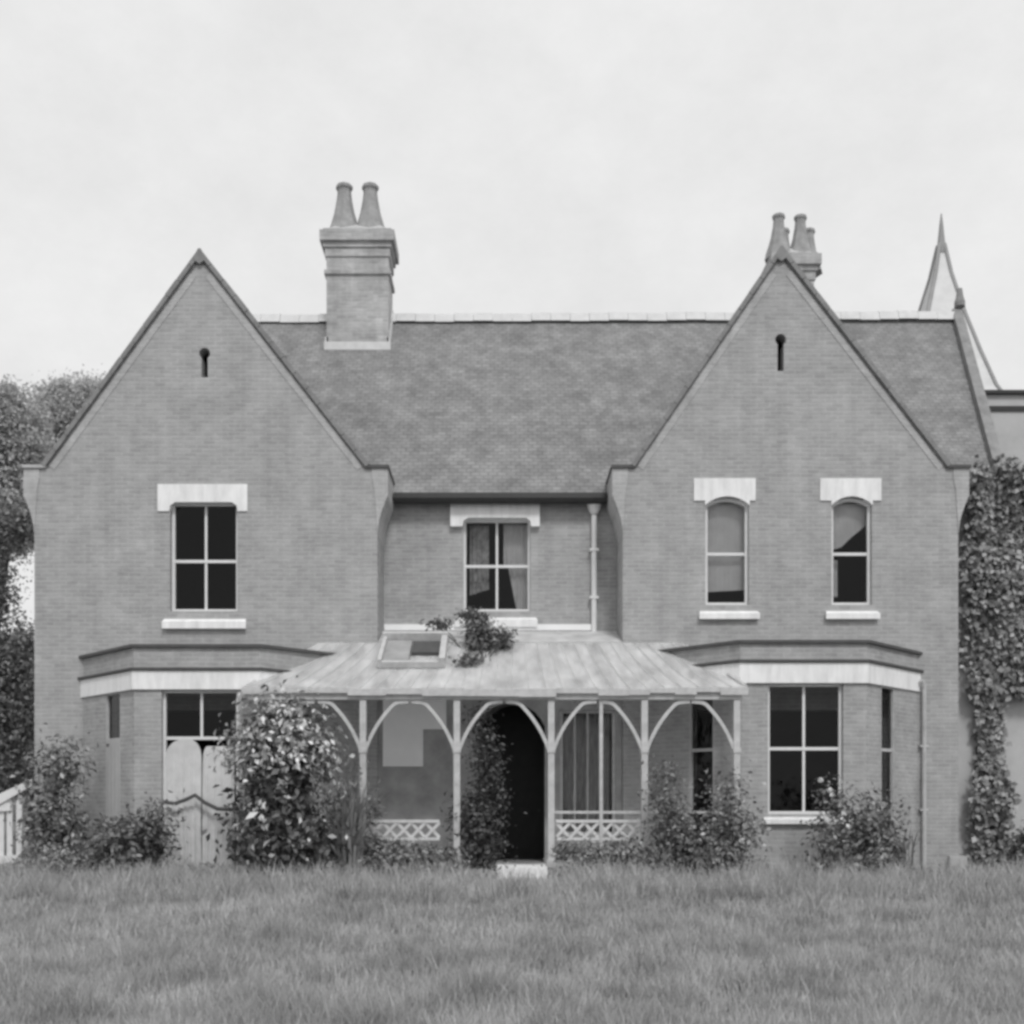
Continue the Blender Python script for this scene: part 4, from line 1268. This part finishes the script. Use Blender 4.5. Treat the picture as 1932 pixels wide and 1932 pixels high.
for px in (-110, -80, -50, -22, 2, 18, 36):
    bm = bmesh.new()
    x = wx(px, fy)
    poly_prism(bm, FRONT, [(x - .05, .05), (x + .05, .05), (x + .05, wz(1512, fy)), (x, wz(1506, fy)), (x - .05, wz(1512, fy))], fy, fy + .025)
    o = obj('picket', bm, M_paint); child(o, fen)

# ------------------------------------------------------------------ curtains in the open lower sash of the left bay
def bay_curtain(px0, px1, ptop, seed, rl_, rr_):
    """a pale curtain with a slack rounded top hanging to the ground in the opening"""
    u0, u1 = wx(px0, -BAYP + .1) - lp[1][0], wx(px1, -BAYP + .1) - lp[1][0]
    zt, zb = wz(ptop, -BAYP + .1), .05
    bm = bmesh.new(); nu, nz = 40, 30; cols = []
    for i in range(nu + 1):
        f = i / nu; u = u0 + (u1 - u0) * f
        top = zt
        if f < rl_: top -= .30 * (1 - math.sqrt(max(0, 1 - (1 - f / rl_) ** 2)))
        if f > 1 - rr_: top -= .30 * (1 - math.sqrt(max(0, 1 - (1 - (1 - f) / rr_) ** 2)))
        col = []
        for j in range(nz + 1):
            t = j / nz
            z = top + (zb - top) * t
            w_ = .07 + .03 * math.sin(f * 17 + seed + t * 1.5) * (.25 + .75 * t) + .02 * math.sin(f * 41 + seed * 3 - t * 2) * t + .01 * math.sin(t * 9 + seed)
            if abs(t - .52) < .06: w_ -= .012
            col.append(bm.verts.new(lWf.P(u, z, w_)))
        cols.append(col)
    for a, b in zip(cols, cols[1:]):
        for j in range(nz): bm.faces.new([a[j], b[j], b[j + 1], a[j + 1]])
    return obj('curtain', bm, M_sheet, lfw, smooth=True)
bay_curtain(313, 381, 1395, .6, .5, .35)
bay_curtain(382.5, 443, 1408, 2.1, .16, .05)
bm = bmesh.new()
pts = [pt(px, py, -1.72) for px, py in ((300, 1512), (330, 1516), (352, 1508), (368, 1500), (386, 1514), (410, 1526), (440, 1527), (470, 1522))]
tube(bm, pts, .035, 6)
o = obj('cord', bm, M_cord); tag(o, 'dark cord sagging across the pale curtains of the left bay window', 'cord')

# ------------------------------------------------------------------ the rough lawn
def grass(n, y0, y1, hmin, hmax):
    d0, d1 = D + y0, D + y1
    u = rng.uniform(0, 1, n)
    d = d0 * (d1 / d0) ** u                      # denser towards the camera
    y = d - D
    x = rng.uniform(-1, 1, n) * (d * .52 + 2.6)
    # tufts
    ph = np.sin(x * 1.9 + np.sin(y * 1.3) * 2) * np.sin(y * 2.3 + np.sin(x * .9) * 1.5)
    ph2 = np.sin(x * 6.1 + y * 2.2) * np.sin(y * 5.3 - x * 1.1)
    h = (hmin + (hmax - hmin) * (.42 + .38 * ph + .28 * ph2)) * rng.uniform(.55, 1.25, n)
    h = np.maximum(.05, h)
    worn = (np.abs(x - .22) < .75) & (y > -5.0)      # trodden in front of the doorstep
    h = np.where(worn, np.minimum(h, .14), h)
    y = np.where((np.abs(x - .22) < .66) & (y > -3.05), y - 1.2, y)
    w0 = .0028 * np.sqrt(d / 8) * rng.uniform(.8, 1.6, n) * (1 + d / 30)
    a = rng.uniform(0, 2 * math.pi, n)
    lean = h * rng.uniform(.05, .6, n)
    la = rng.uniform(0, 2 * math.pi, n)
    base = np.stack([x, y, rise(y) - .01], 1)
    side = np.stack([np.cos(a), np.sin(a), np.zeros(n)], 1) * w0[:, None]
    dv = np.stack([np.cos(la), np.sin(la), np.zeros(n)], 1)
    p1 = base + dv * (lean * .35)[:, None] + np.array([0, 0, 1.0]) * (h * .6)[:, None]
    p2 = base + dv * lean[:, None] + np.array([0, 0, 1.0]) * h[:, None]
    V = np.empty((n, 2, 4, 3))
    V[:, 0] = np.stack([base - side, base + side, p1 + side * .8, p1 - side * .8], 1)
    V[:, 1] = np.stack([p1 - side * .8, p1 + side * .8, p2 + side * .12, p2 - side * .12], 1)
    return V.reshape(-1, 4, 3)
V = np.concatenate([grass(330000, -16.2, -2.4, .08, .30), grass(5000, -16.0, -6, .22, .42), grass(30000, -7.0, -2.6, .20, .52)])
# shared base verts keep each blade one island: merge quads pairwise is not needed at this size
go = mesh_from_arrays('grass', V.reshape(-1, 3), len(V), 4, L_grass)
tag(go, 'long unmown grass filling the lawn before the house', 'grass', kind='stuff')
